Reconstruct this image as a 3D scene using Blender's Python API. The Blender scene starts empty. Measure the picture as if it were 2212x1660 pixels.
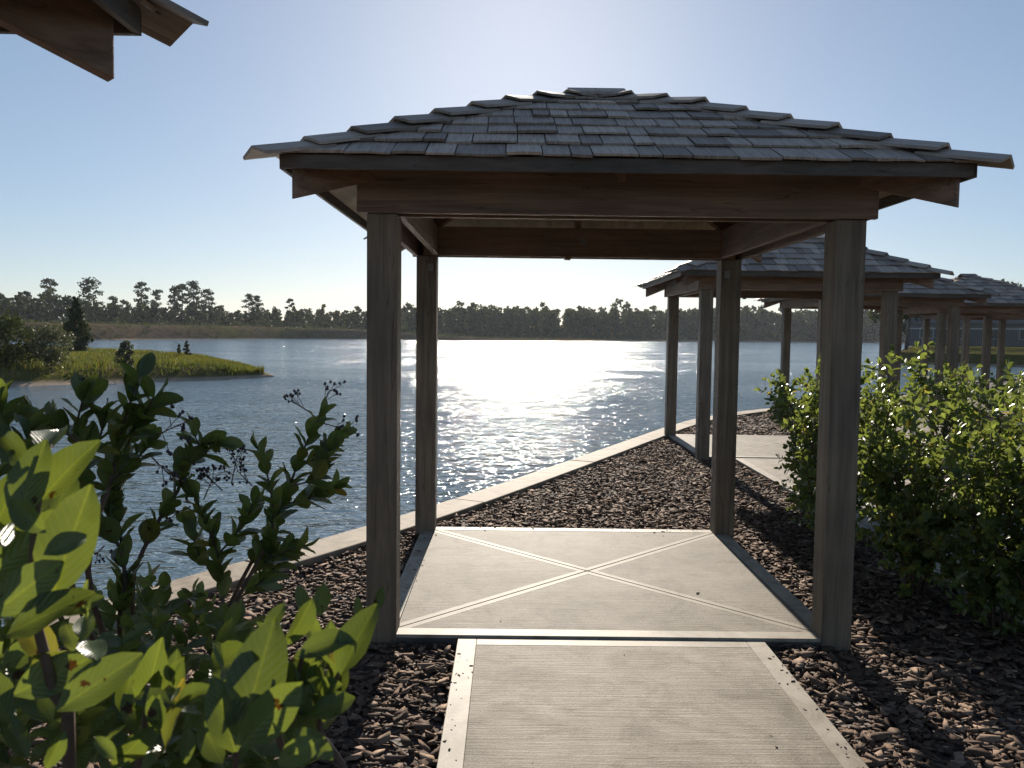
import bpy, math, random
import numpy as np
from mathutils import Vector, Matrix, noise as mnoise

rnd = random.Random(7)
rng = np.random.default_rng(11)
scn = bpy.context.scene
COL = scn.collection

# ------------------------------------------------------------------ camera
CAM = np.array([-0.592, -6.0286, 1.7215])
YAW, PIT, ROL, FPX, IW, IH = 0.0045, 0.0604, 0.0125, 1814.3, 2212.0, 1660.0
_f = np.array([math.sin(YAW)*math.cos(PIT), math.cos(YAW)*math.cos(PIT), -math.sin(PIT)])
_r0 = np.array([math.cos(YAW), -math.sin(YAW), 0.0]); _u0 = np.cross(_r0, _f)
_r = math.cos(ROL)*_r0 + math.sin(ROL)*_u0
_u = -math.sin(ROL)*_r0 + math.cos(ROL)*_u0
cam_data = bpy.data.cameras.new('camera')
cam = bpy.data.objects.new('camera', cam_data); COL.objects.link(cam)
cam.matrix_world = Matrix(((_r[0], _u[0], -_f[0], CAM[0]), (_r[1], _u[1], -_f[1], CAM[1]), (_r[2], _u[2], -_f[2], CAM[2]), (0, 0, 0, 1)))
cam_data.sensor_width = 36.0; cam_data.lens = 36.0*FPX/IW
cam_data.clip_start = 0.05; cam_data.clip_end = 6000
cam_data.dof.use_dof = True; cam_data.dof.focus_distance = 6.5; cam_data.dof.aperture_fstop = 14.0
scn.camera = cam

def at(x, y, d):      # a viewing direction and a distance along the axis -> a world point
    return Vector(CAM + (_f + _r*(x-IW/2)/FPX - _u*(y-IH/2)/FPX)*d)

# ------------------------------------------------------------------ sky, sun, exposure
SUN_EL, SUN_AZ = math.radians(21.3), math.radians(0.6)     # azimuth measured from +Y towards +X
world = bpy.data.worlds.new('World'); scn.world = world; world.use_nodes = True
wn = world.node_tree.nodes; wl = world.node_tree.links
sky = wn.new('ShaderNodeTexSky'); sky.sky_type = 'NISHITA'; sky.sun_disc = False
sky.sun_elevation = SUN_EL; sky.sun_rotation = SUN_AZ
sky.air_density = 0.85; sky.dust_density = 0.3; sky.ozone_density = 4.0; sky.altitude = 10
gm = wn.new('ShaderNodeGamma'); gm.inputs['Gamma'].default_value = 0.69      # soft, slightly hazy morning sky
wl.new(sky.outputs[0], gm.inputs[0]); wl.new(gm.outputs[0], wn['Background'].inputs['Color']); wn['Background'].inputs['Strength'].default_value = 0.102
sd = bpy.data.lights.new('sun', 'SUN'); sd.energy = 5.0; sd.angle = math.radians(0.53); sd.color = (1.0, 0.90, 0.77)
sun = bpy.data.objects.new('sun', sd); COL.objects.link(sun)
_sv = Vector((math.sin(SUN_AZ)*math.cos(SUN_EL), math.cos(SUN_AZ)*math.cos(SUN_EL), math.sin(SUN_EL)))
sun.rotation_euler = _sv.to_track_quat('Z', 'Y').to_euler(); sun.location = _sv*40
scn.view_settings.view_transform = 'Standard'; scn.view_settings.look = 'None'
scn.view_settings.exposure = 0.74; scn.view_settings.gamma = 1.0
scn.render.engine = 'CYCLES'
scn.cycles.use_denoising = True
scn.cycles.max_bounces = 6; scn.cycles.diffuse_bounces = 3; scn.cycles.glossy_bounces = 3
scn.cycles.transmission_bounces = 4; scn.cycles.transparent_max_bounces = 8
scn.cycles.sample_clamp_indirect = 6.0; scn.cycles.sample_clamp_direct = 300.0; scn.cycles.caustics_reflective = False; scn.cycles.caustics_refractive = False

# ------------------------------------------------------------------ materials
def newmat(name):
    m = bpy.data.materials.new(name); m.use_nodes = True
    nt = m.node_tree
    return m, nt.nodes, nt.links, nt.nodes['Principled BSDF']
def nd(ns, t, **kw):
    n = ns.new(t)
    for k, v in kw.items():
        if k in n.inputs: n.inputs[k].default_value = v
        else: setattr(n, k, v)
    return n
def ramp(ns, stops):
    r = ns.new('ShaderNodeValToRGB'); e = r.color_ramp.elements
    while len(e) < len(stops): e.new(0.5)
    for i, (p, c) in enumerate(stops):
        e[i].position = p; e[i].color = (c[0], c[1], c[2], 1)
    return r
def mapping(ns, ls, src, scale):
    mp = nd(ns, 'ShaderNodeMapping'); mp.inputs['Scale'].default_value = scale
    ls.new(src, mp.inputs['Vector']); return mp.outputs[0]
def mixc(ns, ls, fac, a, b, mode='MIX'):
    m = ns.new('ShaderNodeMix'); m.data_type = 'RGBA'; m.blend_type = mode
    if isinstance(fac, (int, float)): m.inputs[0].default_value = fac
    else: ls.new(fac, m.inputs[0])
    for i, v in ((6, a), (7, b)):
        if isinstance(v, tuple): m.inputs[i].default_value = (v[0], v[1], v[2], 1)
        else: ls.new(v, m.inputs[i])
    return m.outputs[2]
def bump(ns, ls, h, bs, strength=0.3, dist=0.01):
    b = nd(ns, 'ShaderNodeBump', Strength=strength, Distance=dist)
    ls.new(h, b.inputs['Height']); ls.new(b.outputs[0], bs.inputs['Normal']); return b

def wood(name, c1, c2, scale, rough=0.75, spec=0.3):
    m, n, l, b = newmat(name)
    tc = nd(n, 'ShaderNodeTexCoord'); oi = nd(n, 'ShaderNodeObjectInfo')
    ad = nd(n, 'ShaderNodeVectorMath', operation='ADD'); l.new(tc.outputs['Object'], ad.inputs[0])
    sc = nd(n, 'ShaderNodeMath', operation='MULTIPLY'); l.new(oi.outputs['Random'], sc.inputs[0]); sc.inputs[1].default_value = 17.0
    l.new(sc.outputs[0], ad.inputs[1])
    v = mapping(n, l, ad.outputs[0], scale)
    n1 = nd(n, 'ShaderNodeTexNoise', Scale=1.0, Detail=7.0, Roughness=0.62, Distortion=0.6); l.new(v, n1.inputs['Vector'])
    n2 = nd(n, 'ShaderNodeTexNoise', Scale=1.7, Detail=3.0); l.new(ad.outputs[0], n2.inputs['Vector'])
    r = ramp(n, [(0.32, c1), (0.68, c2)]); l.new(n1.outputs[0], r.inputs[0])
    r2 = ramp(n, [(0.3, (0.7, 0.72, 0.7)), (0.7, (1.15, 1.1, 1.08))]); l.new(n2.outputs[0], r2.inputs[0])
    c = mixc(n, l, 1.0, r.outputs[0], r2.outputs[0], 'MULTIPLY')
    kn = nd(n, 'ShaderNodeTexVoronoi', Scale=2.3); l.new(mapping(n, l, ad.outputs[0], tuple(0.45 + 0.55*(s > 5) for s in scale)), kn.inputs['Vector'])
    kr = ramp(n, [(0.02, (0.35, 0.3, 0.27)), (0.06, (1, 1, 1))]); l.new(kn.outputs['Distance'], kr.inputs[0])
    c = mixc(n, l, 0.8, c, kr.outputs[0], 'MULTIPLY')
    ckn = nd(n, 'ShaderNodeTexNoise', Scale=1.0, Detail=2.0, Roughness=0.4); l.new(mapping(n, l, ad.outputs[0], tuple(x*0.55 for x in scale)), ckn.inputs['Vector'])
    ckr = ramp(n, [(0.492, (1, 1, 1)), (0.5, (0.42, 0.38, 0.35)), (0.508, (1, 1, 1))]); l.new(ckn.outputs[0], ckr.inputs[0])
    c = mixc(n, l, 0.7, c, ckr.outputs[0], 'MULTIPLY')
    l.new(c, b.inputs['Base Color']); b.inputs['Roughness'].default_value = rough; b.inputs['Specular IOR Level'].default_value = spec
    bump(n, l, n1.outputs[0], b, 0.6, 0.008)
    return m
M = {}
M['post'] = wood('post_wood', (0.12, 0.098, 0.073), (0.25, 0.2, 0.148), (26, 26, 1.3))
M['beam_x'] = wood('beam_wood_x', (0.155, 0.105, 0.078), (0.285, 0.20, 0.15), (1.3, 26, 26))
M['beam_y'] = wood('beam_wood_y', (0.155, 0.105, 0.078), (0.285, 0.20, 0.15), (26, 1.3, 26))
M['rafter'] = wood('rafter_wood', (0.17, 0.108, 0.073), (0.31, 0.203, 0.14), (6, 6, 22))
M['ply'] = wood('sheathing_wood', (0.36, 0.285, 0.20), (0.55, 0.45, 0.33), (14, 3, 3))
M['fascia'] = wood('eave_trim_wood', (0.08, 0.066, 0.054), (0.14, 0.118, 0.098), (5, 5, 30))

def shingle_mat():
    m, n, l, b = newmat('weathered_shingle')
    at_ = nd(n, 'ShaderNodeUVMap'); oi = nd(n, 'ShaderNodeObjectInfo')
    ge = nd(n, 'ShaderNodeNewGeometry')
    ad = nd(n, 'ShaderNodeVectorMath', operation='ADD'); l.new(at_.outputs[0], ad.inputs[0])
    sc = nd(n, 'ShaderNodeMath', operation='MULTIPLY'); l.new(oi.outputs['Random'], sc.inputs[0]); sc.inputs[1].default_value = 31.0
    l.new(sc.outputs[0], ad.inputs[1])
    n1 = nd(n, 'ShaderNodeTexNoise', Scale=1.0, Detail=6.0, Roughness=0.7); l.new(mapping(n, l, ad.outputs[0], (75, 4, 1)), n1.inputs['Vector'])
    r = ramp(n, [(0.3, (0.20, 0.158, 0.128)), (0.72, (0.50, 0.425, 0.355))]); l.new(n1.outputs[0], r.inputs[0])
    rr = ramp(n, [(0.0, (0.5, 0.46, 0.43)), (0.5, (0.9, 0.86, 0.83)), (1.0, (1.25, 1.2, 1.14))]); l.new(oi.outputs['Random'], rr.inputs[0])
    c = mixc(n, l, 1.0, r.outputs[0], rr.outputs[0], 'MULTIPLY')
    l.new(c, b.inputs['Base Color']); b.inputs['Roughness'].default_value = 0.55; b.inputs['Specular IOR Level'].default_value = 0.4
    bump(n, l, n1.outputs[0], b, 0.5, 0.004)
    return m
M['shingle'] = shingle_mat()

def concrete(name, c1, c2, broom=False, spec=0.14, rough=0.6):
    m, n, l, b = newmat(name)
    ge = nd(n, 'ShaderNodeNewGeometry'); P = ge.outputs['Position']
    n1 = nd(n, 'ShaderNodeTexNoise', Scale=1.6, Detail=5.0, Roughness=0.6); l.new(P, n1.inputs['Vector'])
    n2 = nd(n, 'ShaderNodeTexNoise', Scale=95.0, Detail=3.0, Roughness=0.7); l.new(P, n2.inputs['Vector'])
    n4 = nd(n, 'ShaderNodeTexNoise', Scale=6.0, Detail=4.0, Roughness=0.7); l.new(P, n4.inputs['Vector'])
    r = ramp(n, [(0.3, c1), (0.7, c2)]); l.new(n1.outputs[0], r.inputs[0])
    r2 = ramp(n, [(0.25, (0.8, 0.8, 0.8)), (0.6, (1.05, 1.05, 1.05))]); l.new(n2.outputs[0], r2.inputs[0])
    c = mixc(n, l, 0.7, r.outputs[0], r2.outputs[0], 'MULTIPLY')
    r4 = ramp(n, [(0.35, (0.86, 0.85, 0.83)), (0.62, (1.04, 1.04, 1.04))]); l.new(n4.outputs[0], r4.inputs[0])
    c = mixc(n, l, 0.8, c, r4.outputs[0], 'MULTIPLY')
    n5 = nd(n, 'ShaderNodeTexNoise', Scale=2.3, Detail=8.0, Roughness=0.75, Distortion=1.2); l.new(P, n5.inputs['Vector'])
    r5 = ramp(n, [(0.38, (0.56, 0.535, 0.49)), (0.54, (1.03, 1.03, 1.03))]); l.new(n5.outputs[0], r5.inputs[0])
    c = mixc(n, l, 0.85, c, r5.outputs[0], 'MULTIPLY')
    ck = nd(n, 'ShaderNodeTexVoronoi', Scale=0.55, feature='DISTANCE_TO_EDGE'); l.new(P, ck.inputs['Vector'])
    sp = nd(n, 'ShaderNodeTexVoronoi', Scale=5.5); l.new(P, sp.inputs['Vector'])
    spr = ramp(n, [(0.012, (0.45, 0.43, 0.4)), (0.03, (1, 1, 1))]); l.new(sp.outputs['Distance'], spr.inputs[0])
    c = mixc(n, l, 0.8, c, spr.outputs[0], 'MULTIPLY')
    h = n2.outputs[0]; st, ds = 0.25, 0.002
    if broom:
        n3 = nd(n, 'ShaderNodeTexNoise', Scale=1.0, Detail=4.0, Roughness=0.75); l.new(mapping(n, l, P, (1.6, 62, 1)), n3.inputs['Vector'])
        mx = nd(n, 'ShaderNodeMath', operation='ADD'); l.new(n3.outputs[0], mx.inputs[0])
        ms = nd(n, 'ShaderNodeMath', operation='MULTIPLY'); l.new(n2.outputs[0], ms.inputs[0]); ms.inputs[1].default_value = 0.45
        l.new(ms.outputs[0], mx.inputs[1]); h = mx.outputs[0]; st, ds = 0.7, 0.006
        r3 = ramp(n, [(0.3, (0.72, 0.71, 0.70)), (0.62, (1.1, 1.1, 1.1))]); l.new(n3.outputs[0], r3.inputs[0])
        c = mixc(n, l, 0.7, c, r3.outputs[0], 'MULTIPLY')
    l.new(c, b.inputs['Base Color']); b.inputs['Roughness'].default_value = rough; b.inputs['Specular IOR Level'].default_value = spec
    bump(n, l, h, b, st, ds)
    return m
M['conc_smooth'] = concrete('concrete_smooth_band', (0.30, 0.262, 0.21), (0.40, 0.355, 0.29), rough=0.6)
M['conc_broom'] = concrete('concrete_broomed', (0.22, 0.192, 0.153), (0.35, 0.306, 0.25), True, rough=0.7)
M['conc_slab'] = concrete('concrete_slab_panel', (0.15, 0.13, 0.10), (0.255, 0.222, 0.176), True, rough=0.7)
M['conc_joint'] = concrete('concrete_joint_band', (0.215, 0.187, 0.147), (0.315, 0.275, 0.22), rough=0.65)
M['conc_dark'] = concrete('concrete_joint', (0.08, 0.075, 0.068), (0.13, 0.12, 0.11))
M['conc_wall'] = concrete('concrete_cap', (0.27, 0.22, 0.165), (0.36, 0.30, 0.23), rough=0.75)

def simple(name, c, rough=0.6, metal=0.0, var=0.0, scale=5.0, spec=0.5):
    m, n, l, b = newmat(name)
    b.inputs['Roughness'].default_value = rough; b.inputs['Metallic'].default_value = metal; b.inputs['Specular IOR Level'].default_value = spec
    if var:
        ge = nd(n, 'ShaderNodeNewGeometry')
        n1 = nd(n, 'ShaderNodeTexNoise', Scale=scale, Detail=5.0, Roughness=0.65); l.new(ge.outputs['Position'], n1.inputs['Vector'])
        r = ramp(n, [(0.3, tuple(x*(1-var) for x in c)), (0.7, tuple(x*(1+var) for x in c))]); l.new(n1.outputs[0], r.inputs[0])
        l.new(r.outputs[0], b.inputs['Base Color'])
    else: b.inputs['Base Color'].default_value = (*c, 1)
    return m
M['metal'] = simple('galvanised_metal', (0.22, 0.22, 0.21), 0.6, 0.7, 0.2)
M['stem'] = simple('shrub_stem', (0.10, 0.062, 0.042), 0.75, 0, 0.35, 40)
M['berry'] = simple('dark_berry', (0.035, 0.028, 0.034), 0.45, 0, 0.3, 60)
M['bark'] = simple('pine_bark', (0.085, 0.062, 0.046), 0.9, 0, 0.4, 3)
M['fence'] = simple('dark_fence_paint', (0.035, 0.032, 0.03), 0.6, 0, 0.2)
M['rail'] = simple('pale_rail', (0.42, 0.42, 0.41), 0.6)
M['wallpaint'] = simple('pale_wall', (0.13, 0.13, 0.135), 0.8, 0, 0.1)
M['roofdark'] = simple('dark_roofing', (0.10, 0.09, 0.085), 0.8, 0, 0.2)
M['glassdark'] = simple('dark_window_glass', (0.02, 0.022, 0.025), 0.1)

def leafmat(name, dark, mid, trans, tfac=0.45, rough=0.33, yellow=0.06, spots=True, spec=0.5, attr=False):
    m, n, l, b = newmat(name)
    uv = nd(n, 'ShaderNodeUVMap'); oi = nd(n, 'ShaderNodeObjectInfo'); ge = nd(n, 'ShaderNodeNewGeometry')
    if attr:
        rn = nd(n, 'ShaderNodeAttribute'); rn.attribute_name = 'rnd'; R = rn.outputs['Fac']
    else: R = oi.outputs['Random']
    sx = nd(n, 'ShaderNodeSeparateXYZ'); l.new(uv.outputs[0], sx.inputs[0])
    rc = ramp(n, [(0.0, dark), (0.8, mid), (1.0 - yellow, mid), (1.0, (0.22, 0.17, 0.02))]); l.new(R, rc.inputs[0])
    rt = ramp(n, [(0.0, tuple(t*0.75 for t in trans)), (0.85, trans), (1.0 - yellow, trans), (1.0, (trans[0]*1.7, trans[1]*1.1, trans[2]))]); l.new(R, rt.inputs[0])
    # midrib from the leaf's own coordinates
    ab = nd(n, 'ShaderNodeMath', operation='SUBTRACT'); l.new(sx.outputs[0], ab.inputs[0]); ab.inputs[1].default_value = 0.5
    ab2 = nd(n, 'ShaderNodeMath', operation='ABSOLUTE'); l.new(ab.outputs[0], ab2.inputs[0])
    rib = ramp(n, [(0.0, (1.5, 1.4, 1.1)), (0.035, (1, 1, 1))]); l.new(ab2.outputs[0], rib.inputs[0])
    nv = nd(n, 'ShaderNodeTexNoise', Scale=18.0, Detail=3.0); l.new(ge.outputs['Position'], nv.inputs['Vector'])
    rv = ramp(n, [(0.3, (0.82, 0.84, 0.8)), (0.7, (1.12, 1.1, 1.1))]); l.new(nv.outputs[0], rv.inputs[0])
    k = mixc(n, l, 1.0, rib.outputs[0], rv.outputs[0], 'MULTIPLY')
    if spots:      # side veins running out from the midrib
        vm = nd(n, 'ShaderNodeMath', operation='MULTIPLY_ADD'); l.new(ab2.outputs[0], vm.inputs[0]); vm.inputs[1].default_value = -0.75; l.new(sx.outputs[1], vm.inputs[2])
        vs = nd(n, 'ShaderNodeMath', operation='MULTIPLY'); l.new(vm.outputs[0], vs.inputs[0]); vs.inputs[1].default_value = 62.0
        vw = nd(n, 'ShaderNodeMath', operation='SINE'); l.new(vs.outputs[0], vw.inputs[0])
        vr_ = ramp(n, [(0.0, (0.97, 0.97, 0.97)), (0.85, (0.97, 0.97, 0.97)), (1.0, (1.13, 1.1, 1.03))]); l.new(vw.outputs[0], vr_.inputs[0])
        k = mixc(n, l, 1.0, k, vr_.outputs[0], 'MULTIPLY'); bump(n, l, vw.outputs[0], b, 0.25, 0.002)
    base = mixc(n, l, 1.0, rc.outputs[0], k, 'MULTIPLY'); tr = mixc(n, l, 1.0, rt.outputs[0], k, 'MULTIPLY')
    if spots:
        vo = nd(n, 'ShaderNodeTexNoise', Scale=55.0, Detail=3.0); l.new(ge.outputs['Position'], vo.inputs['Vector'])
        vr = ramp(n, [(0.67, (1, 1, 1)), (0.70, (0.4, 0.13, 0.04))]); l.new(vo.outputs[0], vr.inputs[0])
        base = mixc(n, l, 1.0, base, vr.outputs[0], 'MULTIPLY'); tr = mixc(n, l, 1.0, tr, vr.outputs[0], 'MULTIPLY')
    l.new(base, b.inputs['Base Color']); b.inputs['Roughness'].default_value = rough; b.inputs['Specular IOR Level'].default_value = spec
    t = nd(n, 'ShaderNodeBsdfTranslucent'); l.new(tr, t.inputs['Color'])
    mx = nd(n, 'ShaderNodeMixShader'); mx.inputs[0].default_value = tfac
    l.new(b.outputs[0], mx.inputs[1]); l.new(t.outputs[0], mx.inputs[2])
    l.new(mx.outputs[0], n['Material Output'].inputs['Surface'])
    return m
M['leaf_near'] = leafmat('privet_leaf', (0.062, 0.098, 0.042), (0.11, 0.16, 0.055), (0.19, 0.24, 0.028), 0.40, 0.34)
M['leaf_far'] = leafmat('shrub_leaf', (0.062, 0.095, 0.032), (0.115, 0.15, 0.046), (0.26, 0.32, 0.06), 0.45, spots=False, rough=0.34)
M['leaf_far_stuff'] = leafmat('shrub_leaf_mass', (0.062, 0.095, 0.032), (0.115, 0.15, 0.046), (0.26, 0.32, 0.06), 0.45, spots=False, rough=0.34, attr=True)
M['needle'] = leafmat('pine_needles', (0.022, 0.036, 0.018), (0.05, 0.07, 0.03), (0.09, 0.12, 0.03), 0.15, 0.7, 0.02, False, 0.05, attr=True)
M['broadleaf'] = leafmat('broadleaf_foliage', (0.024, 0.036, 0.016), (0.055, 0.072, 0.028), (0.12, 0.15, 0.03), 0.15, 0.7, 0.04, False, 0.05, attr=True)
M['greyleaf'] = leafmat('greyish_foliage', (0.045, 0.05, 0.03), (0.10, 0.105, 0.065), (0.14, 0.16, 0.06), 0.25, 0.55, 0.03, False, 0.15, attr=True)
M['grass'] = leafmat('grass_blade', (0.062, 0.08, 0.022), (0.12, 0.125, 0.04), (0.16, 0.185, 0.03), 0.32, 0.6, 0.35, False, 0.1, attr=True)

def mulch_mats():
    m, n, l, b = newmat('bark_chip')
    a = nd(n, 'ShaderNodeAttribute'); a.attribute_name = 'rnd'
    ge = nd(n, 'ShaderNodeNewGeometry')
    n1 = nd(n, 'ShaderNodeTexNoise', Scale=90.0, Detail=4.0, Roughness=0.7); l.new(ge.outputs['Position'], n1.inputs['Vector'])
    r = ramp(n, [(0.0, (0.065, 0.044, 0.032)), (0.5, (0.165, 0.116, 0.084)), (0.82, (0.30, 0.218, 0.16)), (1.0, (0.48, 0.35, 0.24))]); l.new(a.outputs['Fac'], r.inputs[0])
    r2 = ramp(n, [(0.3, (0.65, 0.63, 0.62)), (0.7, (1.2, 1.15, 1.15))]); l.new(n1.outputs[0], r2.inputs[0])
    l.new(mixc(n, l, 1.0, r.outputs[0], r2.outputs[0], 'MULTIPLY'), b.inputs['Base Color'])
    b.inputs['Roughness'].default_value = 0.8; b.inputs['Specular IOR Level'].default_value = 0.08
    bump(n, l, n1.outputs[0], b, 0.5, 0.004)
    M['chip'] = m
    m, n, l, b = newmat('mulch_ground')
    ge = nd(n, 'ShaderNodeNewGeometry')
    v = nd(n, 'ShaderNodeTexVoronoi', Scale=26.0); l.new(ge.outputs['Position'], v.inputs['Vector'])
    n1 = nd(n, 'ShaderNodeTexNoise', Scale=60.0, Detail=4.0); l.new(ge.outputs['Position'], n1.inputs['Vector'])
    sx = nd(n, 'ShaderNodeSeparateXYZ'); l.new(v.outputs['Color'], sx.inputs[0])
    r = ramp(n, [(0.0, (0.03, 0.022, 0.018)), (0.6, (0.09, 0.065, 0.05)), (1.0, (0.2, 0.15, 0.12))]); l.new(sx.outputs[0], r.inputs[0])
    l.new(r.outputs[0], b.inputs['Base Color']); b.inputs['Roughness'].default_value = 0.85
    bump(n, l, v.outputs['Distance'], b, 0.8, 0.03)
    M['mulch'] = m
mulch_mats()

def ground_mats():
    m, n, l, b = newmat('grassy_soil')
    ge = nd(n, 'ShaderNodeNewGeometry'); P = ge.outputs['Position']
    n1 = nd(n, 'ShaderNodeTexNoise', Scale=0.35, Detail=6.0, Roughness=0.65); l.new(P, n1.inputs['Vector'])
    n2 = nd(n, 'ShaderNodeTexNoise', Scale=4.0, Detail=5.0, Roughness=0.7); l.new(P, n2.inputs['Vector'])
    g = ramp(n, [(0.3, (0.07, 0.08, 0.026)), (0.5, (0.12, 0.115, 0.04)), (0.68, (0.16, 0.115, 0.06))]); l.new(n1.outputs[0], g.inputs[0])
    g2 = ramp(n, [(0.3, (0.6, 0.6, 0.6)), (0.7, (1.2, 1.2, 1.15))]); l.new(n2.outputs[0], g2.inputs[0])
    gg = mixc(n, l, 1.0, g.outputs[0], g2.outputs[0], 'MULTIPLY')
    sx = nd(n, 'ShaderNodeSeparateXYZ'); l.new(P, sx.inputs[0])
    hz = nd(n, 'ShaderNodeMath', operation='MULTIPLY_ADD'); l.new(n2.outputs[0], hz.inputs[0]); hz.inputs[1].default_value = 0.25; l.new(sx.outputs[2], hz.inputs[2])
    zr = ramp(n, [(0.0, (0, 0, 0)), (0.06, (1, 1, 1))])
    mr = nd(n, 'ShaderNodeMapRange'); mr.inputs[1].default_value = -0.57; mr.inputs[2].default_value = -0.02
    l.new(hz.outputs[0], mr.inputs[0]); zr.color_ramp.elements[0].position = 0.25; zr.color_ramp.elements[1].position = 0.5
    l.new(mr.outputs[0], zr.inputs[0])
    sand = ramp(n, [(0.3, (0.26, 0.20, 0.155)), (0.7, (0.46, 0.375, 0.295))]); l.new(n2.outputs[0], sand.inputs[0])
    l.new(mixc(n, l, zr.outputs[0], sand.outputs[0], gg), b.inputs['Base Color']); b.inputs['Roughness'].default_value = 0.95
    b.inputs['Specular IOR Level'].default_value = 0.0
    bump(n, l, n2.outputs[0], b, 0.8, 0.15)
    M['bank_grass'] = m
    m, n, l, b = newmat('bare_earth_bank')
    ge = nd(n, 'ShaderNodeNewGeometry'); P = ge.outputs['Position']
    n1 = nd(n, 'ShaderNodeTexNoise', Scale=0.06, Detail=6.0, Roughness=0.7); l.new(P, n1.inputs['Vector'])
    n2 = nd(n, 'ShaderNodeTexNoise', Scale=0.8, Detail=6.0, Roughness=0.75); l.new(P, n2.inputs['Vector'])
    g = ramp(n, [(0.35, (0.11, 0.084, 0.066)), (0.5, (0.11, 0.09, 0.055)), (0.65, (0.10, 0.10, 0.036))]); l.new(n1.outputs[0], g.inputs[0])
    g2 = ramp(n, [(0.3, (0.55, 0.55, 0.55)), (0.7, (1.25, 1.2, 1.15))]); l.new(n2.outputs[0], g2.inputs[0])
    gg = mixc(n, l, 1.0, g.outputs[0], g2.outputs[0], 'MULTIPLY')
    sx = nd(n, 'ShaderNodeSeparateXYZ'); l.new(P, sx.inputs[0])
    mr = nd(n, 'ShaderNodeMapRange'); mr.inputs[1].default_value = -0.6; mr.inputs[2].default_value = -0.25; l.new(sx.outputs[2], mr.inputs[0])
    l.new(mixc(n, l, mr.outputs[0], (0.30, 0.25, 0.19), gg), b.inputs['Base Color'])
    b.inputs['Roughness'].default_value = 0.95; b.inputs['Specular IOR Level'].default_value = 0.0
    bump(n, l, n2.outputs[0], b, 1.0, 0.5)
    M['far_bank'] = m
ground_mats()

def water_mat():
    m, n, l, b = newmat('lake_water')
    ge = nd(n, 'ShaderNodeNewGeometry'); P = ge.outputs['Position']
    def nz(scale, sc, det, rough, dist=0.0):
        k = nd(n, 'ShaderNodeTexNoise', Scale=scale, Detail=det, Roughness=rough, Distortion=dist)
        l.new(mapping(n, l, P, sc), k.inputs['Vector']); return k.outputs[0]
    tiny = nz(9.0, (1, 1.4, 1), 2.0, 0.5, 0.3)
    fine = nz(4.2, (1, 1.5, 1), 2.0, 0.5, 0.4)
    mid = nz(1.25, (1, 1.7, 1), 2.0, 0.45, 0.3)
    big = nz(0.045, (1, 2.6, 1), 3.0, 0.5)
    w = ramp(n, [(0.34, (0.4, 0.4, 0.4)), (0.6, (1, 1, 1))]); l.new(big, w.inputs[0])
    def madd(x, k, y=None):
        q = nd(n, 'ShaderNodeMath', operation='MULTIPLY_ADD'); l.new(x, q.inputs[0]); q.inputs[1].default_value = k
        if y is None: q.inputs[2].default_value = 0.0
        else: l.new(y, q.inputs[2])
        return q.outputs[0]
    hgt = madd(tiny, 0.015, madd(fine, 0.55, mid))
    bm = nd(n, 'ShaderNodeBump', Distance=0.21); l.new(hgt, bm.inputs['Height'])
    l.new(w.outputs[0], bm.inputs['Strength'])
    # out on the open lake the breeze ruffles the surface; near the wall it is sheltered
    sx = nd(n, 'ShaderNodeSeparateXYZ'); l.new(P, sx.inputs[0])
    yy = madd(nz(0.06, (0.5, 1.6, 1), 3.0, 0.55), 44.0, sx.outputs[1])
    mr = nd(n, 'ShaderNodeMapRange'); l.new(yy, mr.inputs[0]); mr.inputs[1].default_value = 42.0; mr.inputs[2].default_value = 74.0; mr.inputs[3].default_value = 0.075; mr.inputs[4].default_value = 0.165
    body = nd(n, 'ShaderNodeBsdfDiffuse'); body.inputs['Color'].default_value = (0.09, 0.14, 0.18, 1)
    gl = nd(n, 'ShaderNodeBsdfGlossy', distribution='BECKMANN'); l.new(mr.outputs[0], gl.inputs['Roughness']); gl.inputs['Color'].default_value = (1, 1, 1, 1)
    fr = nd(n, 'ShaderNodeFresnel', IOR=1.33); l.new(bm.outputs[0], fr.inputs['Normal']); l.new(bm.outputs[0], gl.inputs['Normal'])
    mx = nd(n, 'ShaderNodeMixShader'); l.new(fr.outputs[0], mx.inputs[0]); l.new(body.outputs[0], mx.inputs[1]); l.new(gl.outputs[0], mx.inputs[2])
    n.remove(b); l.new(mx.outputs[0], n['Material Output'].inputs['Surface'])
    return m
M['water'] = water_mat()

# ------------------------------------------------------------------ helpers
def tag(o, label=None, cat=None, group=None, kind=None):
    if label: o['label'] = label
    if cat: o['category'] = cat
    if group: o['group'] = group
    if kind: o['kind'] = kind
    return o
def empty(name, loc=(0, 0, 0), rz=0.0):
    o = bpy.data.objects.new(name, None); COL.objects.link(o); o.location = loc; o.rotation_euler.z = rz
    o.empty_display_size = 0.2
    return o
def meshobj(name, verts, faces, mat, parent=None, uvs=None, smooth=False, me=None):
    if me is None:
        me = bpy.data.meshes.new(name); me.from_pydata([tuple(v) for v in verts], [], faces)
        if uvs is not None:
            u = me.uv_layers.new(name='UVMap'); d = np.asarray(uvs, np.float32)
            li = np.zeros(len(me.loops), np.int32); me.loops.foreach_get('vertex_index', li)
            u.data.foreach_set('uv', d[li].ravel())
        if smooth: me.polygons.foreach_set('use_smooth', np.ones(len(me.polygons), bool))
        me.materials.append(mat); me.update()
    o = bpy.data.objects.new(name, me); COL.objects.link(o)
    if parent: o.parent = parent
    return o
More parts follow.
